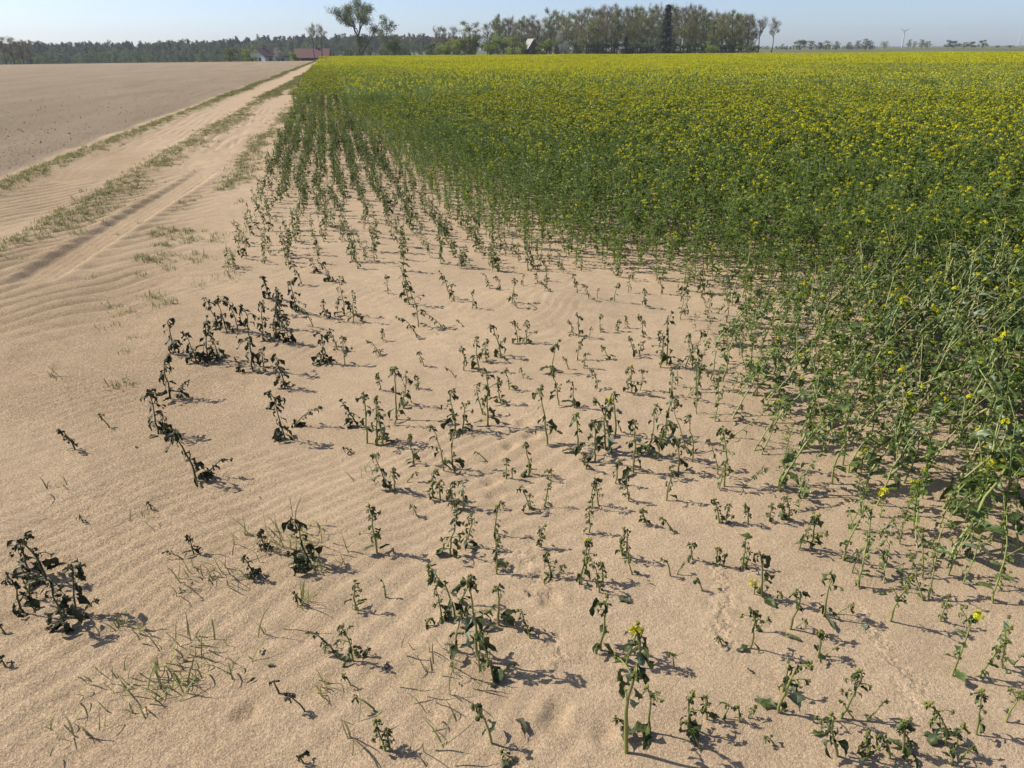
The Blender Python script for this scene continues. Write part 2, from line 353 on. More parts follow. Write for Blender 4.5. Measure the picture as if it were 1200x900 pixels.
# ------------------------------------------------------------------ plant pieces
def leaf_geo(kind, r, nl=7, nc=3):
    t = np.linspace(0, 1, nl+1)
    if kind == 'wilt':
        th0, th1 = math.radians(r.uniform(-10, 55)), math.radians(r.uniform(-150, -55)); pw = r.uniform(0.5, 1.3)
        wmax = r.uniform(0.08, 0.19); fold = r.uniform(-1.2, 1.5); tw = r.uniform(-2.2, 2.2); cr = 0.075
    elif kind == 'flat':
        th0, th1 = math.radians(r.uniform(0, 25)), math.radians(r.uniform(-40, 5)); pw = 1
        wmax = r.uniform(0.10, 0.20); fold = r.uniform(0.0, 0.8); tw = r.uniform(-1.0, 1.0); cr = 0.06
    else:
        th0, th1 = math.radians(r.uniform(10, 55)), math.radians(r.uniform(-45, 15)); pw = r.uniform(0.7, 1.4)
        wmax = r.uniform(0.16, 0.26); fold = r.uniform(0.1, 0.8); tw = r.uniform(-0.7, 0.7); cr = 0.035
    th = th0+(th1-th0)*t**pw
    px = np.concatenate([[0], np.cumsum(np.cos((th[1:]+th[:-1])/2)/nl)])
    pz = np.concatenate([[0], np.cumsum(np.sin((th[1:]+th[:-1])/2)/nl)])
    lob = 1+0.40*np.sin(t*r.uniform(9, 16)+r.uniform(0, 6))
    w = wmax*np.where(t < 0.16, 0.12, np.sin(np.clip((t-0.10)/0.9, 0, 1)**0.8*PI)**0.75*lob+0.02); w[-1] = 0.01
    V = []
    side = np.sin(t*r.uniform(2, 5)+r.uniform(0, 6))*0.06*(kind != 'crop')
    for i in range(nl+1):
        nxv = np.array([-math.sin(th[i]), 0, math.cos(th[i])]); roll = tw*t[i]
        for c in range(nc+1):
            v = 2*c/nc-1; l = w[i]*v; h = fold*abs(l)+cr*r.normal()*min(1, w[i]*6)
            ly, lh = l*math.cos(roll)-h*math.sin(roll), l*math.sin(roll)+h*math.cos(roll)
            V.append(np.array([px[i], ly+side[i], pz[i]])+nxv*lh)
    Fc = [(i*(nc+1)+c, i*(nc+1)+c+1, (i+1)*(nc+1)+c+1, (i+1)*(nc+1)+c) for i in range(nl) for c in range(nc)]
    return np.array(V), Fc
OCT = np.array([(1, 0, 0), (-1, 0, 0), (0, 1, 0), (0, -1, 0), (0, 0, 1), (0, 0, -1)], float)
OCF = [(0, 2, 4), (2, 1, 4), (1, 3, 4), (3, 0, 4), (2, 0, 5), (1, 2, 5), (3, 1, 5), (0, 3, 5)]
def basis(z):
    z = float(1/(math.sqrt(z[0]*z[0]+z[1]*z[1]+z[2]*z[2])+1e-9))*z; x_, y_, z_ = float(z[0]), float(z[1]), float(z[2])
    a0, a1, a2 = y_*0.1-z_*0.9, z_*0.3-x_*0.1, x_*0.9-y_*0.3; q = 1/(math.sqrt(a0*a0+a1*a1+a2*a2)+1e-9); a0 *= q; a1 *= q; a2 *= q
    return np.array([[a0, y_*a2-z_*a1, x_], [a1, z_*a0-x_*a2, y_], [a2, x_*a1-y_*a0, z_]])
def bud_geo(mb, r, mat, n=11):                    # a nodding head of little oval buds, unit about 1
    for i in range(n):
        d = r.normal(size=3); d[2] = abs(d[2])+0.3; d /= np.linalg.norm(d)
        p = d*r.uniform(0.10, 0.40); V = OCT*np.array([0.15, 0.15, 0.26])*r.uniform(0.8, 1.3)
        mb.add(V@basis(d).T+p, OCF, mat)
        mb.add(*tube([np.zeros(3), p], 0.03, 3, False), mat)
def flower_geo(mb, r, n=13, spread=0.75):          # raceme of four-petalled flowers, unit about 1
    for i in range(n):
        d = r.normal(size=3); d[2] = abs(d[2])*0.8+0.15; d /= np.linalg.norm(d)
        p = d*r.uniform(0.35, spread); B = basis(d+r.normal(size=3)*0.4)
        mb.add(*tube([(0, 0, -0.2), p], 0.022, 3, False), 'bud')
        for k in range(4):
            a = k*PI/2+r.uniform(-0.2, 0.2); c, s = math.cos(a), math.sin(a)
            u = np.array([c, s, 0]); v = np.array([-s, c, 0])
            q = np.array([u*0.03, u*0.17+v*0.13+np.array([0, 0, 0.06]), u*0.29+np.array([0, 0, 0.03]), u*0.17-v*0.13+np.array([0, 0, 0.06])])
            mb.add(q@B.T+p, [(0, 1, 2, 3)], 'petal')
    for i in range(5):
        d = r.normal(size=3)*0.3; d[2] = abs(d[2])+0.5
        mb.add(OCT*np.array([0.07, 0.07, 0.13])@basis(d).T+d*0.6, OCF, 'bud')
lr = np.random.default_rng(11)
LEAF = {k: [leaf_geo(k, lr, *( (7, 3) if k != 'crop' else (6, 2))) for _ in range(n)] for k, n in (('wilt', 22), ('flat', 10), ('crop', 12))}
BUDS = {}; FLOW = []
for mat in ('bud_black', 'bud'):
    BUDS[mat] = []
    for _ in range(5):
        b = MB(); bud_geo(b, lr, mat); BUDS[mat].append(b)
for _ in range(5):
    b = MB(); flower_geo(b, lr); FLOW.append(b)
_cache = {}
def leaf_mesh(k, i, mat):
    if (k, i, mat) not in _cache: _cache[k, i, mat] = mk_mesh('leaf', *LEAF[k][i], [mat])
    return _cache[k, i, mat]
def mb_mesh(b, name):
    if id(b) not in _cache: _cache[id(b)] = b.mesh(name)
    return _cache[id(b)]

STY = {   # stem material, leaf material, bud material
    'dark': ('stem_black', 'leaf_black', 'bud_black'), 'wilt': ('stem_wilt', 'leaf_wilt', 'bud'),
    'lean': ('stem_lean', 'leaf_lean', 'bud'), 'crop': ('stem_crop', 'leaf_crop', 'bud'), 'edge': ('stem_wilt', 'leaf_edge', 'bud')}

def TRS(p, az=0, tilt=0, roll=0, s=1):
    return Matrix.Translation(Vector([float(v) for v in p])) @ Matrix.Rotation(az, 4, 'Z') @ Matrix.Rotation(tilt, 4, 'Y') @ Matrix.Rotation(roll, 4, 'X') @ Matrix.Diagonal((s, s, s, 1))
def plant_spec(style, Hh, lean, r, flowers=0, leaves=None, branches=None, hook=None, thick=1.0):
    """Pieces of one rapeseed plant: (part name, geometry, local matrix, material)."""
    sm, lm, bm = STY[style]; out = []
    lean = np.array([lean[0], lean[1], 0.0]); ln = np.linalg.norm(lean)
    n = 10; t = np.linspace(0, 1, n)
    if hook is None: hook = {'dark': 0.5, 'wilt': 0.4, 'edge': 0.2, 'lean': 0.25, 'crop': 0.0}[style]*r.uniform(0.4, 1.4)
    bow = r.uniform(0.9, 1.7) if style != 'lean' else r.uniform(0.75, 1.9)
    P = np.outer(t**bow, lean)+np.outer(t, (0, 0, Hh))
    L = math.hypot(Hh, ln)
    P[:, :2] += np.outer(np.sin(t*r.uniform(3, 6)+r.uniform(0, 6))-0, r.normal(size=2))*0.03*L*t[:, None]
    kink = np.cumsum(r.normal(size=(n, 2)), 0)*0.011*L; P[1:, :2] += kink[1:]
    ha = r.uniform(0, 2*PI); k = np.clip((t-0.78)/0.22, 0, 1)
    P[:, 0] += math.cos(ha)*k*hook*0.18*L; P[:, 1] += math.sin(ha)*k*hook*0.18*L; P[:, 2] -= hook*0.20*L*k**2
    r0 = (0.0026+0.0068*min(L, 0.55))*thick*r.uniform(0.85, 1.15); Rr = r0*(1-0.62*t)
    P[0, 2] -= 0.02
    out.append(('stem', tube(P, Rr, 6), Matrix.Identity(4), sm))
    def pt(tt):
        i = min(int(tt*(n-1)), n-2); f = tt*(n-1)-i; return P[i]*(1-f)+P[i+1]*f
    def heads(p, d, big=1.0):
        nonlocal flowers
        az = math.atan2(d[1], d[0]); tl = math.atan2(math.hypot(d[0], d[1]), d[2])
        if flowers > 0:
            flowers -= 1
            out.append(('flower_cluster', FLOW[r.integers(len(FLOW))], TRS(p, az, tl*0.5, 0, (0.032 if style == 'crop' else 0.028 if style == 'lean' else 0.021)*big*r.uniform(0.8, 1.25)), None))
        else:
            out.append(('bud_cluster', BUDS[bm][r.integers(5)], TRS(p, az, tl, 0, 0.022*big*r.uniform(0.7, 1.3)*(0.75+Hh)), None))
    heads(P[-1], P[-1]-P[-2])
    nb = branches if branches is not None else {'dark': r.integers(1, 4), 'wilt': r.integers(0, 4), 'edge': r.integers(1, 3), 'lean': r.integers(1, 4), 'crop': r.integers(3, 6)}[style]
    for _ in range(nb):
        tb = r.uniform(0.25, 0.85) if style not in ('crop', 'lean') else r.uniform(0.5, 0.92)
        p0 = pt(tb); a = r.uniform(0, 2*PI); bl = L*r.uniform(0.14, 0.30)*(1.3-tb*0.5)
        up = {'dark': 0.35, 'wilt': 0.6}.get(style, 1.3); dr = {'dark': 0.8, 'wilt': 0.5, 'edge': 0.3}.get(style, 0.05)
        s = np.linspace(0, 1, 5)
        Q = p0+np.outer(s, (math.cos(a)*bl*0.8, math.sin(a)*bl*0.8, 0))+np.outer(s*up-s**2*dr, (0, 0, bl))
        out.append(('branch', tube(Q, r0*0.5*(1-0.5*s), 5), Matrix.Identity(4), sm))
        heads(Q[-1], Q[-1]-Q[-2], 0.85)
        for sl in (0.45, 0.8):
            if r.random() < 0.9:
                q = Q[int(sl*4)]
                out.append(('leaf', ('wilt' if style != 'crop' else 'crop', int(r.integers(12))), TRS(q, a+r.uniform(-1.5, 1.5), 0, 0, L*r.uniform(0.10, 0.17)), lm))
    nlf = leaves if leaves is not None else {'dark': r.integers(18, 26), 'wilt': r.integers(14, 21), 'edge': r.integers(16, 22), 'lean': r.integers(20, 27), 'crop': r.integers(14, 19)}[style]
    for i in range(nlf):
        tb = {'dark': lambda: r.beta(0.9, 1.1), 'wilt': lambda: r.beta(1.0, 0.8), 'edge': lambda: r.beta(1.1, 1.0), 'lean': lambda: r.beta(1.4, 0.8), 'crop': lambda: r.beta(1.5, 0.9)}[style]()
        tb = min(0.03+tb*0.97, 0.98); p = pt(tb)
        base = {'dark': 0.27, 'wilt': 0.24, 'edge': 0.25, 'lean': 0.17, 'crop': 0.14}[style]
        sz = float(np.clip(L, 0.09, 0.8))*base*(1.25-0.75*tb)*r.uniform(0.6, 1.2)
        if style in ('dark', 'wilt'): sz = float(np.clip(sz*(1.35 if tb < 0.35 else 1.0), 0.022, 0.075 if tb < 0.35 else 0.055))
        if style in ('wilt', 'lean', 'dark') and i < 5: tb = r.uniform(0.80, 1.0); p = pt(tb); sz *= 0.8
        kind = 'crop' if style == 'crop' or (style == 'lean' and r.random() < 0.55) or (style == 'edge' and r.random() < 0.4) else 'wilt'
        if tb < 0.12 and style in ('dark', 'wilt'): kind = 'flat'; p = p+np.array([0, 0, 0.012])
        mt = lm
        if style in ('lean', 'wilt') and r.random() < 0.07: mt = 'leaf_pale'
        out.append(('leaf', (kind, int(r.integers(len(LEAF[kind])))), TRS(p, r.uniform(0, 2*PI), 0, r.uniform(-0.4, 0.4), sz), mt))
    return out
def spec_to_objects(spec, root):
    for part, g, m, mat in spec:
        if part in ('stem', 'branch'): link(part, mk_mesh(part, g[0], g[1], [mat]), root)
        elif part == 'leaf': link('leaf', leaf_mesh(*g, mat), root, m)
        else: link(part, mb_mesh(g, part), root, m)
def spec_to_mb(spec, mb, off=(0, 0, 0)):
    off = np.array(off)
    for part, g, m, mat in spec:
        A = np.array(m)
        if part in ('stem', 'branch'): mb.add(g[0]+off, g[1], mat)
        elif part == 'leaf': V, Fc = LEAF[g[0]][g[1]]; mb.add(V@A[:3, :3].T+A[:3, 3]+off, Fc, mat)
        else:
            V = np.vstack(g.V)@A[:3, :3].T+A[:3, 3]+off
            for k, mn in enumerate(g.mats): pass
            if True:
                base = mb.n; mb.V.append(V)
                for f, ii in zip(g.F, g.I):
                    mn = g.mats[ii]
                    if mn not in mb.mats: mb.mats.append(mn)
                    mb.F.append([i+base for i in f]); mb.I.append(mb.mats.index(mn))
                mb.n += len(V)

# ------------------------------------------------------------------ the plants in the drifted sand, read off one by one
# tile origin in the photo; base and top of each plant in that tile at three times the photo's scale
TILES = {
 (0, 300): [(740,375,700,212),(770,362,735,250),(690,372,655,262),(620,345,580,200),(800,270,740,150),(832,265,770,120),(770,255,725,150),(890,400,868,150),(930,385,915,305),(845,402,820,348),(960,300,972,190),
   (1010,300,1000,205),(925,290,922,150),(985,250,965,120),(600,500,578,330),(640,495,660,430),(555,625,500,450),(585,640,570,540),(690,785,610,600),(715,775,790,700),(1005,640,970,450),(1030,600,1110,530),(1000,465,960,345),
   (385,602,345,556),(265,682,215,600),(945,150,915,60),(990,200,960,100),(1040,190,1028,50),(1060,100,1020,10),(1140,370,1130,260),(1185,320,1150,240),(1100,240,1060,160),(1150,210,1130,140),(1190,220,1190,140),(1165,90,1130,10),(1110,60,1095,0),(530,880,520,862)],
 (0, 600): [(70,345,35,195),(105,300,80,200),(240,405,150,200),(160,230,70,50),(100,195,72,60),(262,362,240,160),(285,370,330,305),(290,25,275,-5),(680,140,660,72),(640,160,590,150),(900,240,868,160),(930,132,908,48),(1085,185,1040,15),(1060,215,1020,130),
   (1060,322,1040,288),(1175,500,1092,420),(985,650,962,600),(1075,715,1010,655),(20,545,5,520),(15,420,2,400),(1068,892,1060,862)],
 (400, 300): [(10,375,0,270),(40,220,38,110),(8,200,0,60),(165,130,160,60),(270,240,225,60),(240,165,215,30),(380,150,350,50),(400,160,382,90),(265,280,205,200),(360,250,290,190),(460,190,470,120),(620,195,600,140),(600,180,612,95),(730,150,700,110),(560,360,525,235),(535,350,575,290),
   (430,400,420,310),(480,400,465,280),(510,370,512,290),(620,310,600,230),(650,310,652,230),(640,305,690,265),(395,415,370,385),(145,290,140,250),(135,340,95,285),(290,385,265,330),(195,570,195,370),(215,520,230,400),(270,460,265,410),(140,470,125,410),(60,595,5,500),(90,655,60,475),(125,640,120,480),(145,660,135,520),(185,590,205,500),
   (400,615,382,450),(425,610,440,500),(515,600,510,400),(500,560,480,450),(560,520,545,420),(590,470,580,390),(640,430,630,395),(725,670,715,460),(765,535,735,410),(738,410,755,290),(830,370,842,300),(852,400,862,340),(800,400,780,360),(820,545,810,440),(900,470,888,400),(942,370,915,320),(1020,490,1010,380),(1050,480,1065,400),(1030,360,1008,285),(1045,350,1060,300),(1120,400,1135,270),(1142,390,1160,200),
   (835,285,832,200),(815,280,800,225),(910,270,915,210),(970,265,975,225),(1005,255,1000,215),(1060,290,1048,205),(870,295,880,255),(1160,500,1165,410),(255,730,235,620),(160,820,105,690),(190,832,180,750),(230,800,260,765),(360,760,333,600),(390,750,390,620),(320,855,318,755),(350,860,350,770),(375,865,400,800),(400,890,388,815),(430,895,430,800),
   (580,790,578,710),(600,790,605,755),(660,780,648,662),(700,780,735,755),(735,800,738,760),(710,890,735,805),(662,900,632,812),(830,700,832,550),(862,760,842,690),(890,735,890,560),(930,690,930,500),(962,640,960,480),(945,690,905,500),(1025,770,1022,580),(1085,710,1090,530),(1112,725,1140,600),(1137,655,1160,500),(962,810,972,730),(1010,870,998,780),(880,900,880,790),(905,890,895,800),(1140,870,1165,760),(1185,770,1172,640),
   (35,690,10,668),(510,722,475,690),(430,245,405,225),(570,895,560,872),(690,100,680,60),(560,130,545,80),(520,120,500,60),(870,170,850,110),(900,165,905,130),(960,170,975,105),(830,150,825,110),(1070,180,1065,110),(1010,130,1015,60),(960,60,940,20),(780,60,770,20),(820,100,815,60),(1130,130,1120,70),(690,200,660,180),(640,110,640,70),(720,90,720,40)],
 (400, 600): [(125,145,108,-20),(385,150,395,-20),(430,130,460,10),(540,85,552,-10),(262,15,240,-25),(700,135,712,62),(870,85,878,-5),(735,240,725,162),(765,225,780,210),(840,250,860,115),(920,260,912,185),(985,170,978,100),(1012,175,998,60),(1075,60,1050,0),(1165,82,1128,35),(1155,240,1130,178),(1180,235,1195,200),(1022,235,1005,180),
   (50,345,40,245),(155,295,140,240),(355,380,335,282),(400,370,300,190),(410,330,470,225),(405,505,400,370),(555,405,542,235),(548,225,562,108),(490,530,440,220),(530,578,468,415),(560,580,600,545),(665,452,625,358),(45,532,5,395),(75,510,95,488),(912,500,922,305),(905,300,880,190),(1000,552,1052,400),(1002,865,1085,395),(1085,790,1110,640),(1010,780,965,745),(1170,560,1160,500),(532,832,468,680),(155,852,120,760),(175,850,150,770),(620,892,570,862),(35,620,5,580),(120,710,60,665),(300,400,310,380)],
 (800, 600): [(125,55,115,-20),(150,52,155,-15),(228,60,215,-10),(300,50,312,-15),(370,42,372,-40),(350,40,345,-20),(405,150,468,20),(445,140,465,5),(560,182,655,0),(645,150,690,15),(595,225,622,140),(620,270,682,105),(725,390,795,225),(850,318,835,200),(862,310,930,150),(910,388,938,290),(930,222,1022,85),(985,252,1062,105),(842,235,882,90),(1095,322,1200,95),(1122,152,1172,0),(1110,275,1140,200),
   (35,182,28,118),(115,197,122,132),(140,205,150,160),(205,205,225,108),(220,200,240,150),(280,310,285,140),(250,302,250,258),(310,330,340,300),(70,292,58,248),(232,492,252,328),(255,430,295,390),(375,422,405,248),(395,420,430,400),(490,378,532,218),(540,370,600,335),(475,525,472,428),(500,520,540,492),(335,722,435,525),(350,650,370,540),(22,775,30,640),(85,745,78,668),(140,740,165,690),(195,755,195,695),(225,740,250,705),
   (545,872,508,710),(545,742,642,582),(600,745,560,680),(640,750,720,690),(645,892,662,790),(720,882,690,800),(770,862,790,725),(800,870,770,760),(922,832,862,680),(940,902,975,775),(980,880,1020,840),(1030,795,1072,645),(945,578,1035,360),(1040,582,1135,450),(1130,545,1128,375),(1165,540,1195,500),(1132,742,1195,645),(140,485,125,468),(60,850,40,800),(320,835,290,822),(610,860,640,820),(690,30,720,-40),(780,20,820,-60),(900,60,960,-30),(1000,160,1060,40),(760,120,800,30)]}
pr = np.random.default_rng(3)
indiv = []           # (x, y, H, lean, style, flowers, seed, unique label)
for (ox, oy), pl in TILES.items():
    for bx, by, tx, ty in pl:
        px, py, qx, qy = ox+bx/3, oy+by/3, ox+tx/3, oy+ty/3
        p = at(px, py); d = ray(qx, qy)
        dep = p@FWD; tt = dep/(d@FWD); q = np.array([0, 0, CAM_H])+d*tt
        Hh = max(q[2], 0.03); lat = (q-p)@RIGHT
        bk = pr.normal()*0.06*Hh
        if px > 1000 and py < 720: bk += 0.25*Hh
        lean = RIGHT[:2]*lat+FWD[:2]*bk
        if px < 395+pr.normal()*25: st = 'dark'
        elif px > 985+pr.normal()*20 and (py < 860): st = 'lean'
        else: st = 'wilt'
        indiv.append([p[0], p[1], Hh, lean, st, 0, int(pr.integers(1 << 30)), None, (px, py)])
def nearest(px, py): return min(indiv, key=lambda e: (e[8][0]-px)**2+(e[8][1]-py)**2)
def special(px, py, label, **kw):
    e = nearest(px, py); e[7] = label
    for k, v in kw.items(): e[{'flowers': 5, 'style': 4}[k]] = v
special(734, 888, 'tallest bent rapeseed plant with thick pale stem and a single yellow flower', flowers=1)
special(680, 683, 'short wilted rapeseed plant topped by a bright yellow flower above footprints', flowers=1)
special(452, 698, 'tiny bright green rapeseed shoot between wilted plants and dry grass', style='crop')
special(88, 527, 'crumpled blackened rapeseed remnant lying alone on coarse sand, the larger of two', style='dark')
special(128, 501, 'crumpled blackened rapeseed remnant lying alone on coarse sand, the smaller of two', style='dark')
special(230, 562, 'blackened rapeseed plant with long drooping side leaf casting a shadow on ripples', style='dark')
special(335, 513, 'bushy dark rapeseed plant with pale leaf stalks fanning from its base', style='dark')
special(621, 751, 'stubby thick rapeseed stem with one folded pale leaf', style='wilt')
special(957, 840, 'wilted rapeseed plant with a pale yellow tip beside fallen leaf', flowers=0)
special(1086, 790, 'leaning rapeseed plant with a faded yellow head at the front of the crop', flowers=1)
for px, py in ((709, 520), (866, 700), (1007, 490), (745, 470)): nearest(px, py)[5] = 1
print('digitised plants', len(indiv))

# ------------------------------------------------------------------ sown rows everywhere else
ROW = 0.235
g = np.random.default_rng(21)
rows_x = np.arange(-0.92, 34, ROW)
cand = []
for rx in rows_x:
    ys = np.concatenate([np.arange(0.7, 4.8, 0.066), np.arange(4.8, 24, 0.085)])+g.uniform(0, 0.08)
    ys = ys+g.normal(size=len(ys))*0.04
    xs = rx+g.normal(size=len(ys))*0.043+0.02*np.sin(ys*1.3+rx*9)
    cand.append(np.stack([xs, ys], 1))
cand = np.vstack(cand)
cx, cy = cand[:, 0], cand[:, 1]
f = cand@FWD[:2]; l = cand@RIGHT[:2]
dist = np.hypot(cx, cy)
vis = (f > 0.7) & (np.abs(l) < 0.78*f+1.2) & (dist < 23)
cand = cand[vis]; cx, cy = cand[:, 0], cand[:, 1]
dep = crop_depth(cx, cy)
qz = np.array([project((a, b, 0)) for a, b in cand])
u = g.random(len(cand))
patchy = 0.5+0.5*noise(cx*1.1, cy*1.1, 40)
# thin rows left behind in the sand farther up (the sown rows show), and the dense crop
rowzone = (dep < 0) & (qz[:, 1] < 318) & (cx > -1.0+0.10*noise(cy*0.8, cy*0, 41))
p_row = (0.62+0.4*sst(6, 11, cy))*(0.45+0.85*patchy)
p_row = np.where(dep > -0.45, p_row+0.3, p_row)
p_row *= np.where((cx > -0.35) & (dep < -0.35) & (cy < 12), 0.8, 1.0)
keep_row = rowzone & (u < p_row)
leanzone = (dep > -0.16) & (cy < 4.6)
keep_in = (dep > 0) & (u < np.where(cy < 4.6, 0.66+0.34*sst(0.0, 0.5, dep), 0.88+0.12*sst(0, 0.6, dep)))
keep_fr = (dep <= 0) & (dep > -0.42) & (qz[:, 0] > 790) & (qz[:, 1] > 300) & (qz[:, 1] < 610) & (u < 0.30+0.3*sst(-0.3, 0, dep))
gen = []
for i in np.where(keep_row | keep_in | keep_fr)[0]:
    X0, Y0, D = cx[i], cy[i], dep[i]
    if Y0 < 4.7 and D <= 0: st = 'wilt'
    elif Y0 < 4.7: st = 'lean' if g.random() < 0.62 else 'crop' if D > 0.25 else 'wilt'
    elif D > 0.12 or g.random() < 0.75*sst(10, 22, Y0): st = 'crop'
    else: st = 'edge'
    if st == 'wilt': h = 0.21+0.04*g.normal()
    elif st == 'lean': h = 0.21+0.17*sst(0, 1.2, D)+0.06*g.normal()
    elif st == 'crop' and Y0 < 4.7: h = 0.24+0.10*sst(0.2, 1.5, D)+0.05*g.normal()
    elif st == 'crop': h = 0.27+0.16*sst(0, 1.5, D)+0.16*sst(1, 7, D)+0.045*g.normal()
    else: h = 0.175+0.15*sst(8, 18, Y0)+0.05*g.normal()
    gen.append((X0, Y0, max(h, 0.1), st, D))
IX = np.array([(o[0], o[1]) for o in indiv])
gen = [e for e in gen if ((IX-np.array(e[:2]))**2).sum(1).min() > 0.05**2]
app = np.array([e[2]/math.hypot(e[0], e[1], CAM_H) for e in gen])
inframe = np.array([-15 < project((e[0], e[1], e[2]*0.6))[0] < 1215 and project((e[0], e[1], e[2]*0.6))[1] < 915 for e in gen])
order = np.argsort(-app*inframe)
n_more = max(0, 330-len(indiv))
chosen = set(int(i) for i in order[:n_more])
for i in chosen:
    X0, Y0, h, st, D = gen[i]
    if st in ('lean', 'wilt'):
        if st == 'wilt': h0, h = h, h*0.5
        a = g.uniform(0.2, 1.35); lv = (RIGHT[:2]*math.cos(g.normal()*0.55+0.3)+FWD[:2]*math.sin(g.normal()*0.55+0.35))*h*a
        if st == 'wilt': h = h0
    else: lv = g.normal(size=2)*0.08*h
    indiv.append([X0, Y0, h, lv, st, int(g.random() < 0.22), int(g.integers(1 << 30)), None, tuple(project((X0, Y0, 0)))])
rest = [gen[i] for i in range(len(gen)) if i not in chosen]
LAB = {'dark': ('blackened drooping rapeseed plant standing in sand near the track side', 'blackened rapeseed plants in the sand'),
       'flat': ('small shrivelled rapeseed remnant nearly buried in the blown sand', 'shrivelled rapeseed remnants'),
       'wilt': ('wilted olive rapeseed plant with curled leaves standing in bare rippled sand', 'wilted rapeseed plants in the sand'),
       'lean': ('wind-leaned rapeseed plant with pale stem at sandy margin of the dense crop', 'leaning rapeseed plants at the crop margin'),
       'edge': ('small upright rapeseed plant in the thin sown rows beside the dense crop', 'rapeseed plants in the thin rows'),
       'crop': ('leafy green rapeseed plant at the front of the dense crop', 'leafy rapeseed plants at the front of the crop')}
IX = np.array([(o[0], o[1]) for o in indiv]); PX = np.array([(a, b) for a, b, _ in PRINTS]); TX = np.array([at(a, b)[:2] for a, b in ((330, 650), (230, 790), (233, 675), (510, 780), (540, 800), (193, 357))])
def plant_label(k, st, small, spec):
    """Words for what sets a plant apart: size, stance, shoots, and what it stands near."""
    X0, Y0, Hh, lean, fl = *indiv[k][:4], indiv[k][5]
    p = np.array([X0, Y0]); tilt = (lean@RIGHT[:2])/Hh
    size = 'tiny' if small else 'short' if Hh < 0.15 else 'mid-height' if Hh < 0.24 else 'tall'
    stance = 'tipping towards the crop' if tilt > 0.35 else 'tipping towards the track' if tilt < -0.35 else 'upright'
    nb = sum(1 for q in spec if q[0] == 'branch'); shoots = ['unbranched', 'with one shoot', 'with two shoots', 'with many shoots'][min(nb, 3)]
    dd = np.sort(((IX-p)**2).sum(1))[1:4]**0.5
    if ((PX-p)**2).sum(1).min() < 0.22**2: where = 'beside animal prints'
    elif ((TX-p)**2).sum(1).min() < 0.30**2: where = 'beside grass wisps'
    elif float(crop_depth(np.array([X0]), np.array([Y0]))[0]) > -0.3: where = 'at the crop margin'
    elif dd[0] > 0.22: where = 'alone on open sand'
    elif dd[2] < 0.13: where = 'in a tight clump'
    else: where = 'among scattered plants'
    look = {'dark': 'blackened', 'wilt': 'wilted olive', 'lean': 'pale-stemmed', 'edge': 'thin-row', 'crop': 'leafy green'}[st]
    body = f'{size} {"flowering " if fl else ""}{look} rapeseed'+(' remnant' if small else ' plant')
    if small: return f'{body} {where}, {stance}'
    return f'{body} {stance} {shoots} {where}'
for k, (X0, Y0, Hh, lean, st, fl, seed, lab, _) in enumerate(indiv):
    r = np.random.default_rng(seed)
    root = link('rapeseed_plant', None); root.location = (X0, Y0, hz(X0, Y0)); root.empty_display_size = 0.05
    small = Hh < 0.075
    spec = plant_spec(st, Hh, lean, r, fl, leaves=int(r.integers(5, 9)) if small else None, branches=0 if small else None)
    spec_to_objects(spec, root)
    key = 'flat' if small and st in ('dark', 'wilt') else st
    tag(root, lab or plant_label(k, st, small, spec), 'rapeseed plant', None if lab else LAB[key][1])
print('single plants', len(indiv), 'rest', len(rest))

# ------------------------------------------------------------------ geometry-node scatter for what cannot be counted
PROTO = bpy.data.collections.new('scatter_variants')
def proto(mesh, col): o = bpy.data.objects.new('variant_%03d' % len(col.objects), mesh); col.objects.link(o); return len(col.objects)-1
def scatter(name, pts, rot, scl, kind, col):
    me = bpy.data.meshes.new(name); pts = np.asarray(pts, np.float32)
    me.vertices.add(len(pts)); me.vertices.foreach_set('co', pts.ravel())
    for an, ty, arr in (('rot', 'FLOAT_VECTOR', rot), ('scl', 'FLOAT', scl), ('kind', 'INT', kind)):
        a = me.attributes.new(an, ty, 'POINT')
        a.data.foreach_set('vector' if ty == 'FLOAT_VECTOR' else 'value', np.asarray(arr, np.int32 if ty == 'INT' else np.float32).ravel())
    o = link(name, me); gt = bpy.data.node_groups.new(name+'_scatter', 'GeometryNodeTree')
    gt.interface.new_socket('Geometry', in_out='INPUT', socket_type='NodeSocketGeometry'); gt.interface.new_socket('Geometry', in_out='OUTPUT', socket_type='NodeSocketGeometry')
    gi, go = gt.nodes.new('NodeGroupInput'), gt.nodes.new('NodeGroupOutput')
    ci = gt.nodes.new('GeometryNodeCollectionInfo'); ci.inputs['Collection'].default_value = col
    ci.inputs['Separate Children'].default_value = True; ci.inputs['Reset Children'].default_value = True
    ip = gt.nodes.new('GeometryNodeInstanceOnPoints'); ip.inputs['Pick Instance'].default_value = True
    gt.links.new(gi.outputs[0], ip.inputs['Points']); gt.links.new(ci.outputs[0], ip.inputs['Instance'])
    for an, ty, sk in (('rot', 'FLOAT_VECTOR', 'Rotation'), ('scl', 'FLOAT', 'Scale'), ('kind', 'INT', 'Instance Index')):
        na = gt.nodes.new('GeometryNodeInputNamedAttribute'); na.data_type = ty; na.inputs['Name'].default_value = an
        gt.links.new(na.outputs['Attribute'], ip.inputs[sk])
    gt.links.new(ip.outputs[0], go.inputs[0])
    md = o.modifiers.new('scatter', 'NODES'); md.node_group = gt
    return o
pg = np.random.default_rng(5)
KIND = {'wilt': [], 'lean': [], 'edge': [], 'crop0': [], 'crop1': [], 'crop2': [], 'patchA': [], 'patchB': []}
for _ in range(8):
    b = MB(); spec_to_mb(plant_spec('lean', 0.36, np.array([1, 0])*0.36*pg.uniform(0.15, 1.2), pg, int(pg.random() < 0.6)), b); KIND['lean'].append(proto(b.mesh('plant'), PROTO))
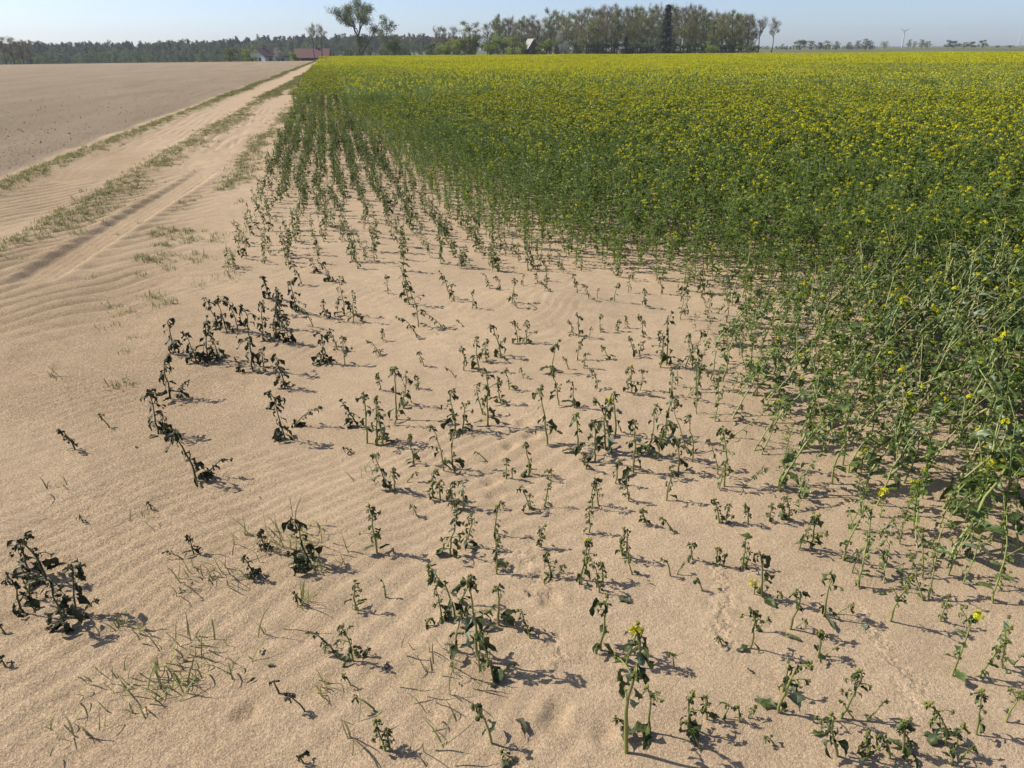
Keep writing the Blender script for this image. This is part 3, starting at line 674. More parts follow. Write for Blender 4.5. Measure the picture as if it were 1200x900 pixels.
for _ in range(5):
    b = MB(); spec_to_mb(plant_spec('wilt', 0.36, pg.normal(size=2)*0.05, pg, 0), b); KIND['wilt'].append(proto(b.mesh('plant'), PROTO))
for _ in range(8):
    b = MB(); spec_to_mb(plant_spec('edge', 0.36, pg.normal(size=2)*0.03, pg, 0), b); KIND['edge'].append(proto(b.mesh('plant'), PROTO))
for nm, fl, n in (('crop0', 0, 7), ('crop1', 2, 6), ('crop2', 6, 6)):
    for _ in range(n):
        b = MB(); spec_to_mb(plant_spec('crop', 0.60, pg.normal(size=2)*0.06, pg, fl, leaves=int(pg.integers(27, 34))), b); KIND[nm].append(proto(b.mesh('plant'), PROTO))
def patch(size, nplant, nleaf, lsz, nhead, hsz, r):
    b = MB()
    for i in range(nplant):
        x0, y0 = r.uniform(-size/2, size/2, 2); h = r.uniform(0.50, 0.68)
        for k in range(nleaf):
            a = r.uniform(0, 2*PI); p = np.array([x0, y0, 0])+np.array([r.normal()*0.06, r.normal()*0.06, h*r.uniform(0.25, 0.95)])
            d = np.array([math.cos(a), math.sin(a), r.uniform(-0.4, 0.8)]); w = np.array([-math.sin(a), math.cos(a), r.uniform(-0.4, 0.4)])
            s = lsz*r.uniform(0.6, 1.3)
            b.add([p, p+d*s*0.5+w*s*0.22, p+d*s, p+d*s*0.5-w*s*0.22], [(0, 1, 2, 3)], 'leaf_crop')
        b.add(*tube([(x0, y0, 0), (x0+r.normal()*0.04, y0+r.normal()*0.04, h)], 0.005, 3, False), 'stem_lean')
        for k in range(r.poisson(nhead)):
            p = np.array([x0+r.normal()*0.07, y0+r.normal()*0.07, h*r.uniform(0.90, 1.12)])
            for q in range(5):
                c = p+r.normal(size=3)*hsz*0.5; B = basis(r.normal(size=3)+np.array([0, 0, 0.8])); s = hsz*0.38
                b.add(np.array([(-s, -s, 0), (s, -s, 0), (s, s, 0), (-s, s, 0)])@B.T+c, [(0, 1, 2, 3)], 'petal')
    return b.mesh('patch', False)
for hd in (0.3, 0.55, 0.85, 1.15): KIND['patchA'].append(proto(patch(1.05, 50, 15, 0.085, hd, 0.032, pg), PROTO))
for hd in (0.8, 1.2, 1.6): KIND['patchB'].append(proto(patch(2.3, 160, 9, 0.14, hd, 0.042, pg), PROTO))

P, Rt, S, K = [], [], [], []
lean_az = math.atan2(RIGHT[1]+0.45*FWD[1], RIGHT[0]+0.45*FWD[0])
rest_xy = np.array([(e[0], e[1]) for e in rest]); rz = height(rest_xy[:, 0], rest_xy[:, 1])
bloom = noise(rest_xy[:, 0]*0.55, rest_xy[:, 1]*0.4, 50)
for (X0, Y0, h, st, D), z0, bl in zip(rest, rz, bloom):
    P.append((X0, Y0, z0)); tilt = pg.normal(size=2)*0.10
    if st == 'lean': Rt.append((0, 0, lean_az+pg.normal()*0.6)); S.append(h/0.36); K.append(pg.choice(KIND['lean']))
    elif st in ('edge', 'wilt'): Rt.append((tilt[0], tilt[1], pg.uniform(0, 6.28))); S.append(h/0.36); K.append(pg.choice(KIND[st]))
    else:
        Rt.append((tilt[0], tilt[1], pg.uniform(0, 6.28))); S.append(h/0.60*pg.uniform(0.9, 1.1))
        yl = 0.06+0.34*sst(1.2, 7, D+1.6*bl)+0.36*sst(7.5, 18, Y0+2*bl)+0.18*sst(1.5, 5, X0)
        if Y0 < 4.9: yl = max(yl, 0.40*float(sst(0.2, 0.9, D)))
        v = pg.random()
        K.append(pg.choice(KIND['crop2'] if v < yl*0.55 else KIND['crop1'] if v < yl*1.5 else KIND['crop0']))
def patches(size, d0, d1, kinds):
    n = int(d1/size)+2
    ii, jj = np.meshgrid(np.arange(-n, n), np.arange(0, n)); xs = (ii*size+pg.uniform(-0.2, 0.2, ii.shape)*size).ravel(); ys = (jj*size+pg.uniform(-0.2, 0.2, ii.shape)*size).ravel()
    q = np.stack([xs, ys], 1); f = q@FWD[:2]; l = q@RIGHT[:2]; d = np.hypot(xs, ys)
    ok = (d >= d0) & (d < d1) & (np.abs(l) < 0.80*f+3) & (xs > -0.62+size*0.4)
    ok &= ~((crop_depth(xs, ys) < size*0.35) & (d < 45))
    xs, ys, d = xs[ok], ys[ok], d[ok]; z = height(xs, ys); bl = noise(xs*0.11, ys*0.06, 51)
    for a, b_, c, dd_, e in zip(xs, ys, z, d, bl):
        P.append((a, b_, c)); Rt.append((0, 0, pg.integers(4)*PI/2+pg.normal()*0.1)); S.append(1.0+0.10*e+0.04*pg.normal())
        k = np.clip((e+1)/2*len(kinds)+pg.normal()*0.6+(1.4*float(sst(24, 45, dd_))-0.9 if dd_ < 62 else 0.2), 0, len(kinds)-1); K.append(kinds[int(k)])
patches(1.0, 22.5, 62, KIND['patchA']); patches(2.1, 61, 235, KIND['patchB'])
# thin sown rows at the track side beyond the near ones
for rx in np.arange(-0.92, 0.5, ROW):
    ys = np.arange(22.5, 70, 0.16)+pg.normal(size=len(np.arange(22.5, 70, 0.16)))*0.05
    for yy in ys:
        if pg.random() < 0.85: P.append((rx+pg.normal()*0.04, yy, 0)); Rt.append((0, 0, pg.uniform(0, 6))); S.append(pg.uniform(0.7, 1.05)); K.append(pg.choice(KIND['edge'] if pg.random() > 0.25+0.7*sst(20, 40, yy) else KIND['crop1'] if pg.random() < 0.5 else KIND['crop2']))
crop = scatter('rapeseed_crop', P, Rt, S, K, PROTO)
tag(crop, 'dense green and yellow flowering rapeseed crop filling the field', 'rapeseed crop', None, 'stuff')
print('scattered plants', len(P))

# ------------------------------------------------------------------ grass
def tuft(r, n, length, spread, mats, flat=0.5, width=0.0022):
    b = MB()
    for i in range(n):
        a = r.uniform(0, 2*PI); L = length*r.uniform(0.4, 1.15); p = np.array([r.normal()*spread, r.normal()*spread, -0.004])
        lean = r.uniform(0.2, 1.0)*flat*2; s = np.linspace(0, 1, 5)
        o = np.array([math.cos(a), math.sin(a), 0]); w = np.array([-math.sin(a), math.cos(a), 0])
        Q = p+np.outer(s*lean*0.75, o)*L+np.outer(s-0.55*lean*s**2, (0, 0, L)); Q[:, 2] = np.maximum(Q[:, 2], -0.003+0.012*s)
        Q += np.outer(s**2, w)*L*r.normal()*0.15
        wd = width*r.uniform(0.7, 1.3)*np.array([0.8, 1, 0.85, 0.6, 0.08])[:, None]
        V = np.vstack([Q-w*wd, Q+w*wd+np.array([0, 0, 0.0006])]); m = mats[int(r.integers(len(mats)))]
        b.add(V, [(k, k+1, k+6, k+5) for k in range(4)], m)
    return b.mesh('grass')
gr = np.random.default_rng(13)
GL = {'green': 'green grass tuft pushing through the sand, between the track and the withered rows',
      'dry': 'thin dry grass wisps half buried in blown sand'}
tufts = [  # px, py, blades, length, spread, type, own label
 (193,357,42,0.09,0.05,'g',None),(147,367,22,0.06,0.05,'g',None),(127,385,20,0.045,0.05,'g',None),(157,397,16,0.035,0.03,'g',None),(149,414,14,0.04,0.025,'g',None),(143,452,34,0.06,0.035,'g','low leafy green weed on coarse sand left of the blackened plants'),
 (60,443,9,0.13,0.03,'d','lone thin grass wisp on bare coarse sand'),(168,322,26,0.07,0.03,'g',None),(197,314,28,0.08,0.04,'g',None),(267,325,26,0.12,0.06,'d',None),(70,570,10,0.09,0.03,'d',None),(230,335,14,0.09,0.05,'d',None),
 (140,735,14,0.07,0.008,'g','small bright green grass tuft beside the blackened plant clump'),(168,742,10,0.07,0.02,'g',None),(217,780,40,0.11,0.05,'m','sprawling grass patch with long shadows on the rippled sand'),(188,812,22,0.10,0.05,'m',None),(215,812,20,0.10,0.04,'m',None),(267,788,16,0.10,0.04,'m',None),(232,765,14,0.10,0.05,'m',None),(143,812,10,0.07,0.02,'m',None),(120,798,12,0.07,0.04,'d',None),(95,858,18,0.08,0.04,'m','yellowish grass tuft with one long shadow in the corner of the sand'),(160,838,8,0.08,0.02,'d',None),
 (233,675,24,0.10,0.05,'d',None),(268,682,18,0.10,0.05,'d',None),(212,690,10,0.10,0.02,'d',None),(330,635,46,0.14,0.06,'m','large green and straw grass tuft tangled with wilted plants'),(285,625,8,0.12,0.01,'g','single broad green grass blade arching beside wilted plants'),(360,640,20,0.13,0.05,'m',None),(372,668,16,0.06,0.02,'g','fresh bright green sprout at the foot of a blackened stem'),(355,705,12,0.11,0.02,'g',None),(318,740,5,0.14,0.02,'d',None),(383,812,18,0.07,0.02,'g',None),
 (405,650,8,0.1,0.05,'d',None),(483,780,8,0.10,0.04,'d',None),(510,778,7,0.09,0.03,'d',None),(543,800,14,0.12,0.05,'d',None),(510,833,10,0.13,0.05,'d',None),(515,880,8,0.12,0.04,'d','dry looped grass straws at the front of the sand'),(412,865,8,0.12,0.03,'d',None),(430,560,8,0.09,0.04,'d',None),(170,600,8,0.08,0.04,'d',None)]
for px, py, n, ln, spd, ty, lab in tufts:
    mats = {'g': ['grass'], 'd': ['grass_dry', 'grass_dry', 'grass'], 'm': ['grass', 'grass', 'grass_dry']}[ty]
    p = at(px, py); o = link('grass_tuft', tuft(gr, n, ln, spd, mats, 0.45 if ty == 'g' else 0.62)); o.location = (p[0], p[1], hz(p[0], p[1])-0.001)
    key = {'g': 'green', 'm': 'green', 'd': 'dry'}[ty]
    lb = {'g': 'short green grass tuft sprouting from the sand', 'd': 'thin dry grass wisps half buried in the sand', 'm': 'loose mixed green and dry grass tuft lying over the sand'}[ty]
    lb += ' near the blackened plants' if py < 480 else ' inside the sprawling grass patch' if py > 720 and px < 300 else ' around the large tangled tuft' if px < 440 and py < 760 else ' among wilted plants'
    tag(o, lab or lb, 'grass', None if lab else {'g': 'green grass tufts', 'd': 'dry grass wisps', 'm': 'mixed grass tufts'}[ty])
GC = bpy.data.collections.new('grass_variants')
gk = [proto(tuft(gr, 16, 0.085, 0.035, ['grass', 'grass', 'grass_dry'], 0.5, 0.003), GC) for _ in range(4)]
gk += [proto(tuft(gr, 16, 0.06, 0.05, ['grass_dry', 'grass'], 0.7, 0.003), GC) for _ in range(3)]
gk += [proto(tuft(gr, 60, 0.10, 0.14, ['grass', 'grass_dry'], 0.5, 0.010), GC) for _ in range(3)]
Pg, Rg, Sg, Kg = [], [], [], []
def strip(fx, width, y0, y1, per_m, dens):
    n = int((y1-y0)*per_m); ys = gr.uniform(y0, y1, n); xs = fx(ys)+gr.normal(size=n)*width
    k = noise(xs*1.3, ys*0.8, 60)+0.6*noise(xs*3.5, ys*2.6, 61) > dens(ys)
    for a, b_ in zip(xs[k], ys[k]):
        Pg.append((a, b_)); Rg.append((0, 0, gr.uniform(0, 6.28))); far = b_ > 32
        Sg.append(gr.uniform(0.4, 0.9)*(1.0 if not far else 0.9)); Kg.append(int(gr.choice(gk[7:]) if far else (gr.choice(gk[:4]) if gr.random() < 0.5 else gr.choice(gk[4:7]))))
strip(strip1_x, 0.12, 4, 32, 85, lambda y: -0.95+0*y); strip(strip1_x, 0.09, 30, 175, 12, lambda y: -1.4+0*y)
strip(strip2_x, 0.12, 4, 32, 62, lambda y: -0.75-0.4*sst(9, 18, y)); strip(lambda y: strip2_x(y)+0.22, 0.17, 4, 24, 60, lambda y: -0.1+0*y); strip(strip2_x, 0.15, 30, 175, 20, lambda y: -1.2+0*y)
strip(strip3_x, 0.10, 6.2, 24, 60, lambda y: 0.0+0*y); strip(lambda y: strip3_x(y)+0.28, 0.20, 5.6, 10.5, 45, lambda y: 0.05+0*y); strip(lambda y: 0*y-1.05, 0.18, 5, 9, 16, lambda y: 0.0+0*y)
strip(lambda y: 0*y-1.25, 0.14, 11, 60, 26, lambda y: -0.1+0*y)
Pg = np.array(Pg); Pg3 = np.column_stack([Pg, height(Pg[:, 0], Pg[:, 1])])
vg = scatter('track_grass', Pg3, Rg, Sg, Kg, GC)
tag(vg, 'patchy green grass strips running along the sandy track', 'grass', None, 'stuff')

# ------------------------------------------------------------------ loose leaves on the sand
fallen = [(617,873,'leaf_dry',0.075),(600,895,'leaf_black',0.05),(692,697,'leaf_pale',0.035),(755,688,'leaf_dry',0.03),(740,714,'leaf_black',0.06),(617,697,'leaf_dry',0.025),(453,778,'leaf_dry',0.06),(583,810,'leaf_dry',0.03),(915,748,'leaf_lean',0.06),(1013,745,'leaf_pale',0.075),(947,868,'leaf_lean',0.06),(882,798,'leaf_wilt',0.03),
          (306,773,'leaf_black',0.035),(302,797,'leaf_black',0.035),(323,785,'leaf_black',0.03),(658,514,'leaf_wilt',0.06),(512,392,'leaf_black',0.03),(865,632,'leaf_lean',0.055),(1022,698,'leaf_lean',0.05),(840,698,'leaf_wilt',0.03),(1180,812,'leaf_lean',0.11),(1130,655,'leaf_pale',0.07),(1055,680,'leaf_pale',0.08),(305,583,'leaf_dry',0.02),(160,523,'leaf_dry',0.03),(353,437,'leaf_pale',0.04),(540,810,'leaf_dry',0.02),(1100,870,'leaf_wilt',0.06),(190,610,'leaf_dry',0.02),(848,760,'leaf_wilt',0.03)]
FL = {'leaf_dry': 'dry brownish curled leaf lying on the sand', 'leaf_black': 'blackened curled leaf lying on the sand', 'leaf_pale': 'pale leaf lying underside up on the sand', 'leaf_lean': 'fresh dull green leaf lying on the sand', 'leaf_wilt': 'small olive leaf scrap lying on the sand'}
for i, (px, py, mat, s) in enumerate(fallen):
    p = at(px, py); o = link('fallen_leaf', leaf_mesh('flat', i % 10, mat)); o.location = (p[0], p[1], hz(p[0], p[1])+0.006)
    o.rotation_euler = (gr.uniform(-0.3, 0.3), gr.uniform(-0.1, 0.25), gr.uniform(0, 6.28)); o.scale = (s, s, s)
    tag(o, FL[mat], 'leaf', FL[mat].replace('leaf', 'leaves').replace(' lying', ''))
# soil clods on the tilled field
cb = MB(); cr_ = np.random.default_rng(17)
dd_ = 8+60*cr_.random(9000)**1.5; ang = cr_.uniform(-0.62, -0.02, 9000); q = np.outer(dd_*np.cos(ang), FWD[:2])+np.outer(dd_*np.sin(ang), RIGHT[:2])
q = q[q[:, 0] < strip1_x(q[:, 1])-0.6-0.5*cr_.random(len(q))]; qz_ = height(q[:, 0], q[:, 1])
for (a_, b_), c_ in zip(q, qz_):
    s = 0.008+0.022*cr_.random()**3
    V = OCT*s*cr_.uniform(0.6, 1.2, (6, 1))*np.array([1, 1, 0.7]); a = cr_.uniform(0, 6); c, sn = math.cos(a), math.sin(a)
    cb.add(V@np.array([[c, -sn, 0], [sn, c, 0], [0, 0, 1]])+np.array([a_, b_, c_+s*0.2]), OCF, 'clod')
tag(link('soil_clods', cb.mesh('soil_clods', False)), 'small dark soil clods scattered over the bare tilled field', 'soil', None, 'stuff')

# ------------------------------------------------------------------ trees
def limbs(r, Hh, spread, clear=0.3, nmain=6, r0=None, fork=0.75, up=0.9):
    """Trunk with limbs and their branches; returns tubes and twig anchor points."""
    b = MB(); anch = []; r0 = r0 or Hh*0.017
    s = np.linspace(0, 1, 8); T = np.outer(s, (0, 0, Hh*0.93)); T[:, :2] += np.cumsum(r.normal(size=(8, 2)), 0)*Hh*0.008
    T[0, 2] = -0.3
    b.add(*tube(T, r0*(1.25-1.05*s), 7), 'bark')
    for i in range(nmain):
        t = clear+(0.92-clear)*(i+r.uniform(0, 0.9))/nmain; p = np.array([np.interp(t, s, T[:, k]) for k in range(3)])
        a = i*2.4+r.uniform(-0.5, 0.5); ln = spread*r.uniform(0.7, 1.15)*(1.15-0.65*max(0, t-clear)/(1-clear))
        q = np.linspace(0, 1, 6); d = np.array([math.cos(a), math.sin(a), 0])
        Lb = p+np.outer(q, d)*ln+np.outer(q**1.4, (0, 0, ln*up*r.uniform(0.6, 1.3)))+np.cumsum(r.normal(size=(6, 3)), 0)*ln*0.03
        Lb[:, 2] = np.minimum(Lb[:, 2], Hh*0.985)
        b.add(*tube(Lb, r0*0.45*(1-0.8*q), 5), 'bark')
        for j in range(5):
            tq = r.uniform(0.35, 1.0); p2 = np.array([np.interp(tq, q, Lb[:, k]) for k in range(3)])
            d2 = r.normal(size=3); d2[2] = abs(d2[2])*0.9+0.2; d2 /= np.linalg.norm(d2); l2 = ln*r.uniform(0.3, 0.6)
            e = p2+d2*l2; e[2] = min(e[2], Hh); b.add(*tube([p2, (p2+e)/2+r.normal(size=3)*0.05*l2, e], [r0*0.16, r0*0.12, r0*0.05], 4), 'bark')
            for w in (0.35, 0.65, 1.0): anch.append((p2+(e-p2)*w, d2, l2))
        anch.append((Lb[-1], d, ln*0.4))
    anch.append((T[-1], np.array([0, 0, 1.0]), spread*0.4))
    return b, anch
def twigs(b, anch, r, n, length, wid, mat, sag=0.0):
    for _ in range(n):
        p, d, l = anch[int(r.integers(len(anch)))]
        p = p+r.normal(size=3)*l*0.28; v = d*0.6+r.normal(size=3)*0.8; v[2] += 0.35-sag; v /= np.linalg.norm(v)
        L = length*r.uniform(0.5, 1.3); w = np.cross(v, r.normal(size=3)); w *= wid*r.uniform(0.6, 1.3)/np.linalg.norm(w)
        b.add([p-w, p+w, p+v*L+w*0.3, p+v*L-w*0.3], [(0, 1, 2, 3)], mat)
def leaves_c(b, cents, r, n, size, mat):
    for _ in range(n):
        c, rad = cents[int(r.integers(len(cents)))]
        d = r.normal(size=3); d /= np.linalg.norm(d); p = c+d*rad*r.random()**0.4
        B = basis(d+r.normal(size=3)*0.7); s = size*r.uniform(0.5, 1.3)
        b.add(np.array([(-s, 0, 0), (0, -s*0.6, 0), (s, 0, 0), (0, s*0.6, 0)])@B.T+p, [(0, 1, 2, 3)], mat)
def tree_meshes(kind, r, H=10.0):                  # all modelled 10 m tall
    if kind in ('bare', 'olive', 'lone'):
        tr, an = limbs(r, H, {'bare': 2.0, 'olive': 2.1, 'lone': 2.2}[kind], {'bare': 0.16, 'olive': 0.12, 'lone': 0.50}[kind], 14 if kind != 'lone' else 9, up=0.95)
        cr = MB(); twigs(cr, an, r, 2200 if kind != 'lone' else 1300, 0.7, 0.018, 'twig' if kind != 'olive' else 'twig_olive')
        if kind == 'olive': leaves_c(cr, [(a[0], 0.5) for a in an], r, 900, 0.13, 'twig_olive'); leaves_c(cr, [(a[0], 0.5) for a in an[:len(an)//2]], r, 500, 0.13, 'fol_mid')
        else: leaves_c(cr, [(a[0], 0.4) for a in an], r, 700, 0.09, 'twig')
    elif kind == 'mixed':
        tr, an = limbs(r, H, 2.5, 0.18, 13, up=0.9); cr = MB(); twigs(cr, an, r, 700, 0.6, 0.02, 'twig_olive')
        leaves_c(cr, [(a[0], 0.55) for a in an], r, 1500, 0.14, 'fol_mid'); leaves_c(cr, [(a[0], 0.5) for a in an], r, 500, 0.12, 'twig_olive')
    elif kind in ('light', 'shrub', 'blossom', 'midshrub'):
        wide = {'light': 2.8, 'shrub': 4.0, 'blossom': 3.2, 'midshrub': 4.2}[kind]
        tr, an = limbs(r, H, wide*0.75, 0.10, 9, up=0.9); cr = MB()
        cents = [(np.array([r.normal()*wide*0.42, r.normal()*wide*0.42, H*(0.18+0.68*r.random()**0.9)]), r.uniform(0.9, 1.8)) for _ in range(16)]
        cents = [(c*np.array([1-0.5*max(0, c[2]/H-0.5), 1-0.5*max(0, c[2]/H-0.5), 1]), q) for c, q in cents]
        mt = {'light': 'fol_light', 'shrub': 'fol_light', 'blossom': 'blossom', 'midshrub': 'fol_mid'}[kind]
        leaves_c(cr, cents, r, 2600, 0.22, mt); leaves_c(cr, cents, r, 500, 0.2, 'fol_mid' if kind != 'midshrub' else 'fol_forest')
    else:                                          # spruce / pine for the forest
        tr = MB(); tr.add(*tube([(0, 0, -0.3), (0, 0, H*0.6), (0, 0, H)], [0.16, 0.09, 0.02], 6), 'bark'); cr = MB()
        for i in range(1500 if kind == 'spruce' else 420):
            t = r.random()**1.35; zz = H*(0.10+0.9*t); rad = (1-t)*2.1+0.05; tier = 0.72+0.38*math.sin(zz*5.5)
            a = r.uniform(0, 2*PI); q = rad*tier*math.sqrt(r.random())
            d = np.array([math.cos(a), math.sin(a), -0.35]); p = np.array([math.cos(a)*q, math.sin(a)*q, zz-q*0.3])
            w = np.array([-math.sin(a), math.cos(a), 0.0])*0.14; L = 0.55
            cr.add([p-w, p+w, p+d*L+w*0.4, p+d*L-w*0.4], [(0, 1, 2, 3)], 'fol_dark')
    return tr.mesh('trunk'), cr.mesh('crown', False)
tr_ = np.random.default_rng(29)
TM = {k: [tree_meshes(k, tr_) for _ in range(n)] for k, n in (('bare', 4), ('olive', 3), ('lone', 2), ('mixed', 3), ('light', 3), ('shrub', 3), ('midshrub', 3), ('blossom', 2), ('spruce', 2))}
WID = {'bare': 4.2, 'olive': 4.4, 'lone': 4.6, 'mixed': 5.4, 'light': 6.0, 'shrub': 8.0, 'midshrub': 8.0, 'blossom': 6.5, 'spruce': 3.6}
def plant_tree(name, kind, px, top, wpx, dist, label, cat='tree', group=None):
    x0, y0 = at_dist(px, dist); z0 = hz(x0, y0); zt = z_of(px, top, dist); Hh = max(zt-z0, 1.0); w = wpx/FPX*dist*1.05
    root = link(name, None); root.location = (x0, y0, z0); root.rotation_euler = (0, 0, tr_.uniform(0, 6.28))
    sx = w/WID[kind]; root.scale = (sx, sx, Hh/10)
    t, c = TM[kind][int(tr_.integers(len(TM[kind])))]
    link('trunk', t, root); link('crown', c, root)
    return tag(root, label, cat, group)
BARE = ('bare brown tree with fine upright twigs in the grove behind the crop', 'bare trees of the grove')
OLV = ('olive budding tree in the grove behind the crop', 'budding trees of the grove')
MIX = ('tree with thin green spring leaves in the grove behind the crop', 'leafing trees of the grove')
LSH = ('bright yellow-green bush at the foot of the grove', 'yellow-green bushes of the grove')
MSH = ('low dark green bush under the grove trees', 'dark bushes under the grove')
def grove_place(px):
    return ('by the broad olive tree' if px < 560 else 'above the yellow-green bushes' if px < 606 else 'near the pale-roofed barn' if px < 640 else 'by the white-flowering tree' if px < 675 else 'just before the small spruce' if px < 725 else 'around the small spruce' if px < 760
            else 'next to the tall dark spruce' if px < 805 else 'past the tall spruce' if px < 850 else 'by the slender end tree')
GROVE = [('bare',512,31,12,250),('bare',521,30,11,255),('bare',531,30,12,250),('bare',571,24,12,258),('mixed',582,17,15,250),('bare',596,17,14,255),('bare',604,22,10,262),('bare',611,17,13,250),('bare',624,16,14,262),('bare',631,22,15,252),('mixed',646,24,17,258),
 ('olive',664,18,18,252),('bare',681,9,16,256),('bare',694,7,15,252),('olive',688,26,20,244),('bare',710,4,17,255),('bare',723,2,15,260),('bare',735,6,15,256),('olive',742,13,16,250),('bare',751,6,15,262),('olive',757,9,20,252),('bare',770,4,16,262),('bare',789,3,15,258),('bare',800,2,15,254),('bare',814,4,17,256),
 ('mixed',826,13,20,250),('olive',834,19,18,247),('olive',846,14,16,258),('bare',858,10,20,252),('bare',875,15,17,250),('olive',866,18,16,258),('olive',700,20,18,246),('olive',720,18,18,247),('mixed',772,20,18,247),('olive',806,17,18,247),('bare',845,12,16,262),('bare',655,24,13,264),
 ('olive',675,16,18,266),('bare',703,6,16,268),('bare',716,5,16,270),('bare',742,5,16,270),('bare',762,5,16,270),('bare',780,4,16,270),('bare',807,5,16,268),('bare',822,8,16,266),('bare',834,12,16,266),('bare',640,22,14,268),('mixed',589,22,14,266),('bare',618,20,13,268),('bare',868,14,16,266)]
GROVE += [('bare' if i % 3 else 'olive', 585+i*11+(i*37 % 7), 12+(i*29 % 9)-4*(4 < i < 22)+8*(i < 5), 18, 276+(i*53 % 12)) for i in range(27)]
GROVE = [(('olive' if k == 'bare' and i % 3 == 1 else k), a, b, c, d) for i, (k, a, b, c, d) in enumerate(GROVE)]
for k, px, top, w, dist in GROVE:
    lb, gp = {'bare': BARE, 'olive': OLV, 'mixed': MIX}[k]
    lb = {'bare': 'bare brown', 'olive': 'olive budding', 'mixed': 'thinly leaved green'}[k]+(' tree in the back of the grove ' if dist > 264 else ' tree in the grove ')+grove_place(px)
    plant_tree('grove_tree', k, px, top, w, dist, lb, 'tree', gp)
for px, top, w in ((613,51,9),(632,49,12),(522,42,20),(538,42,22),(557,37,18),(575,38,26),(601,41,24),(641,43,16),(833,46,16)):
    plant_tree('spring_bush', 'shrub', px, top, w, 242, 'bright yellow-green bush at the foot of the grove '+grove_place(px), 'bush', LSH[1])
for px, top, w in ((548,50,18),(590,48,20),(612,52,16),(630,50,22),(650,51,16),(672,50,20),(690,50,22),(708,52,22),(728,51,24),(748,51,24),(768,52,24),(790,52,26),(812,52,26),(835,52,26),(858,53,24),(880,55,18)):
    plant_tree('understory_bush', 'midshrub', px, top-3, w*1.35, 246+tr_.uniform(-2, 4), 'low dark green bush under the grove trees '+grove_place(px).replace('its', 'the'), 'bush', MSH[1])
plant_tree('spruce_tree', 'spruce', 780, 5, 24, 240, 'tall dark spruce standing out among bare grove trees', 'tree')
plant_tree('spruce_tree', 'spruce', 733, 42, 13, 241, 'small dark spruce at the foot of the bare grove', 'tree')
plant_tree('oak_tree', 'olive', 551, 24, 26, 244, 'broad olive crowned tree with thick dark trunk above yellow-green bushes', 'tree')
plant_tree('blossom_tree', 'blossom', 657, 33, 11, 250, 'rounded white-flowering tree crown rising inside the grove', 'tree')
plant_tree('blossom_bush', 'blossom', 661, 46, 13, 241, 'white-flowering bush low at the front of the grove', 'bush')
plant_tree('bare_tree', 'lone', 889, 20, 15, 250, 'thin bare tree at the open end of the grove', 'tree')
plant_tree('slender_tree', 'lone', 903, 21, 13, 248, 'slender lone tree with bare trunk standing off the grove end', 'tree')
plant_tree('round_bush', 'light', 463, 41, 20, 235, 'rounded pale green bush right of the big spreading tree', 'bush')
plant_tree('round_bush', 'midshrub', 506, 49, 15, 240, 'small rounded dark green bush in front of the forest', 'bush')
# the big spreading tree: two stems leaving one foot, and a smaller neighbour
def big_tree():
    dist = 236.0; x0, y0 = at_dist(422, dist); z0 = hz(x0, y0); Hh = z_of(422, 6, dist)-z0; u = dist/FPX
    r = np.random.default_rng(77); b = MB(); an = []
    def limb(pts, rad):
        Pp = np.array([RIGHT*q[0]*u*1.1+FWD*q[2]+np.array([0, 0, q[1]*u*0.93]) for q in pts]); n = len(Pp)
        s = np.linspace(0, 1, 9); Qq = np.stack([np.interp(s, np.linspace(0, 1, n), Pp[:, k]) for k in range(3)], 1); Qq[1:-1] += r.normal(size=(7, 3))*0.12
        b.add(*tube(Qq, rad*(1-0.75*s), 6), 'bark')
        for j in range(9):
            t = r.uniform(0.35, 1); p = np.array([np.interp(t, s, Qq[:, k]) for k in range(3)]); d = r.normal(size=3); d[2] = abs(d[2])*0.8+0.3; d /= np.linalg.norm(d)
            l = r.uniform(0.9, 2.0); b.add(*tube([p, p+d*l*0.5+r.normal(size=3)*0.1, p+d*l], [rad*0.25, rad*0.17, rad*0.05], 4), 'bark')
            for w in (0.4, 0.7, 1.0): an.append((p+d*l*w, d, 1.7))
    hb = 62-6
    limb([(0, -2, 0), (-0.6, 12, 0), (-1, 25, 0)], 0.42)
    limb([(-1, 22, 0), (-4, 34, 1), (-14, 44, 1), (-22, 50, 1)], 0.26); limb([(-6, 36, 0), (-12, 38, 2), (-18, 42, 3)], 0.12); limb([(2, 36, 0), (8, 40, -2), (15, 42, -3)], 0.12); limb([(0, 40, 0), (-1, 50, 3), (-2, 60, 3)], 0.14); limb([(-1, 22, 0), (-3, 36, -1), (-6, 48, -2), (-9, 56, -2)], 0.24)
    limb([(-1, 22, 0), (1, 36, 1), (4, 48, 2), (5, 58, 2)], 0.26); limb([(-0.5, 26, 0), (5, 40, -1), (10, 50, -1), (13, 54, 0)], 0.2); limb([(-1, 30, 0), (-9, 42, 2), (-13, 52, 3)], 0.16)
    limb([(0.5, 6, 0), (5, 13, 0), (11, 24, 0), (18, 34, 0)], 0.24)
    cr = MB(); twigs(cr, an, r, 1500, 0.9, 0.03, 'twig_olive'); leaves_c(cr, [(a[0], 1.3) for a in an], r, 6500, 0.17, 'fol_mid'); leaves_c(cr, [(a[0], 1.2) for a in an], r, 2500, 0.16, 'twig_olive')
    root = link('spreading_tree', None); root.location = (x0, y0, z0)
    link('trunk', b.mesh('trunk'), root); link('crown', cr.mesh('crown', False), root)
    tag(root, 'large spreading tree with two stems and airy pale green crown', 'tree')
big_tree()
plant_tree('neighbour_tree', 'mixed', 455, 18, 24, 240, 'rounded green-crowned tree close beside the large spreading tree', 'tree')
plant_tree('bare_tree', 'lone', 369, 28, 12, 228, 'tall thin bare tree in front of the red roof, the left-leaning of a pair', 'tree')
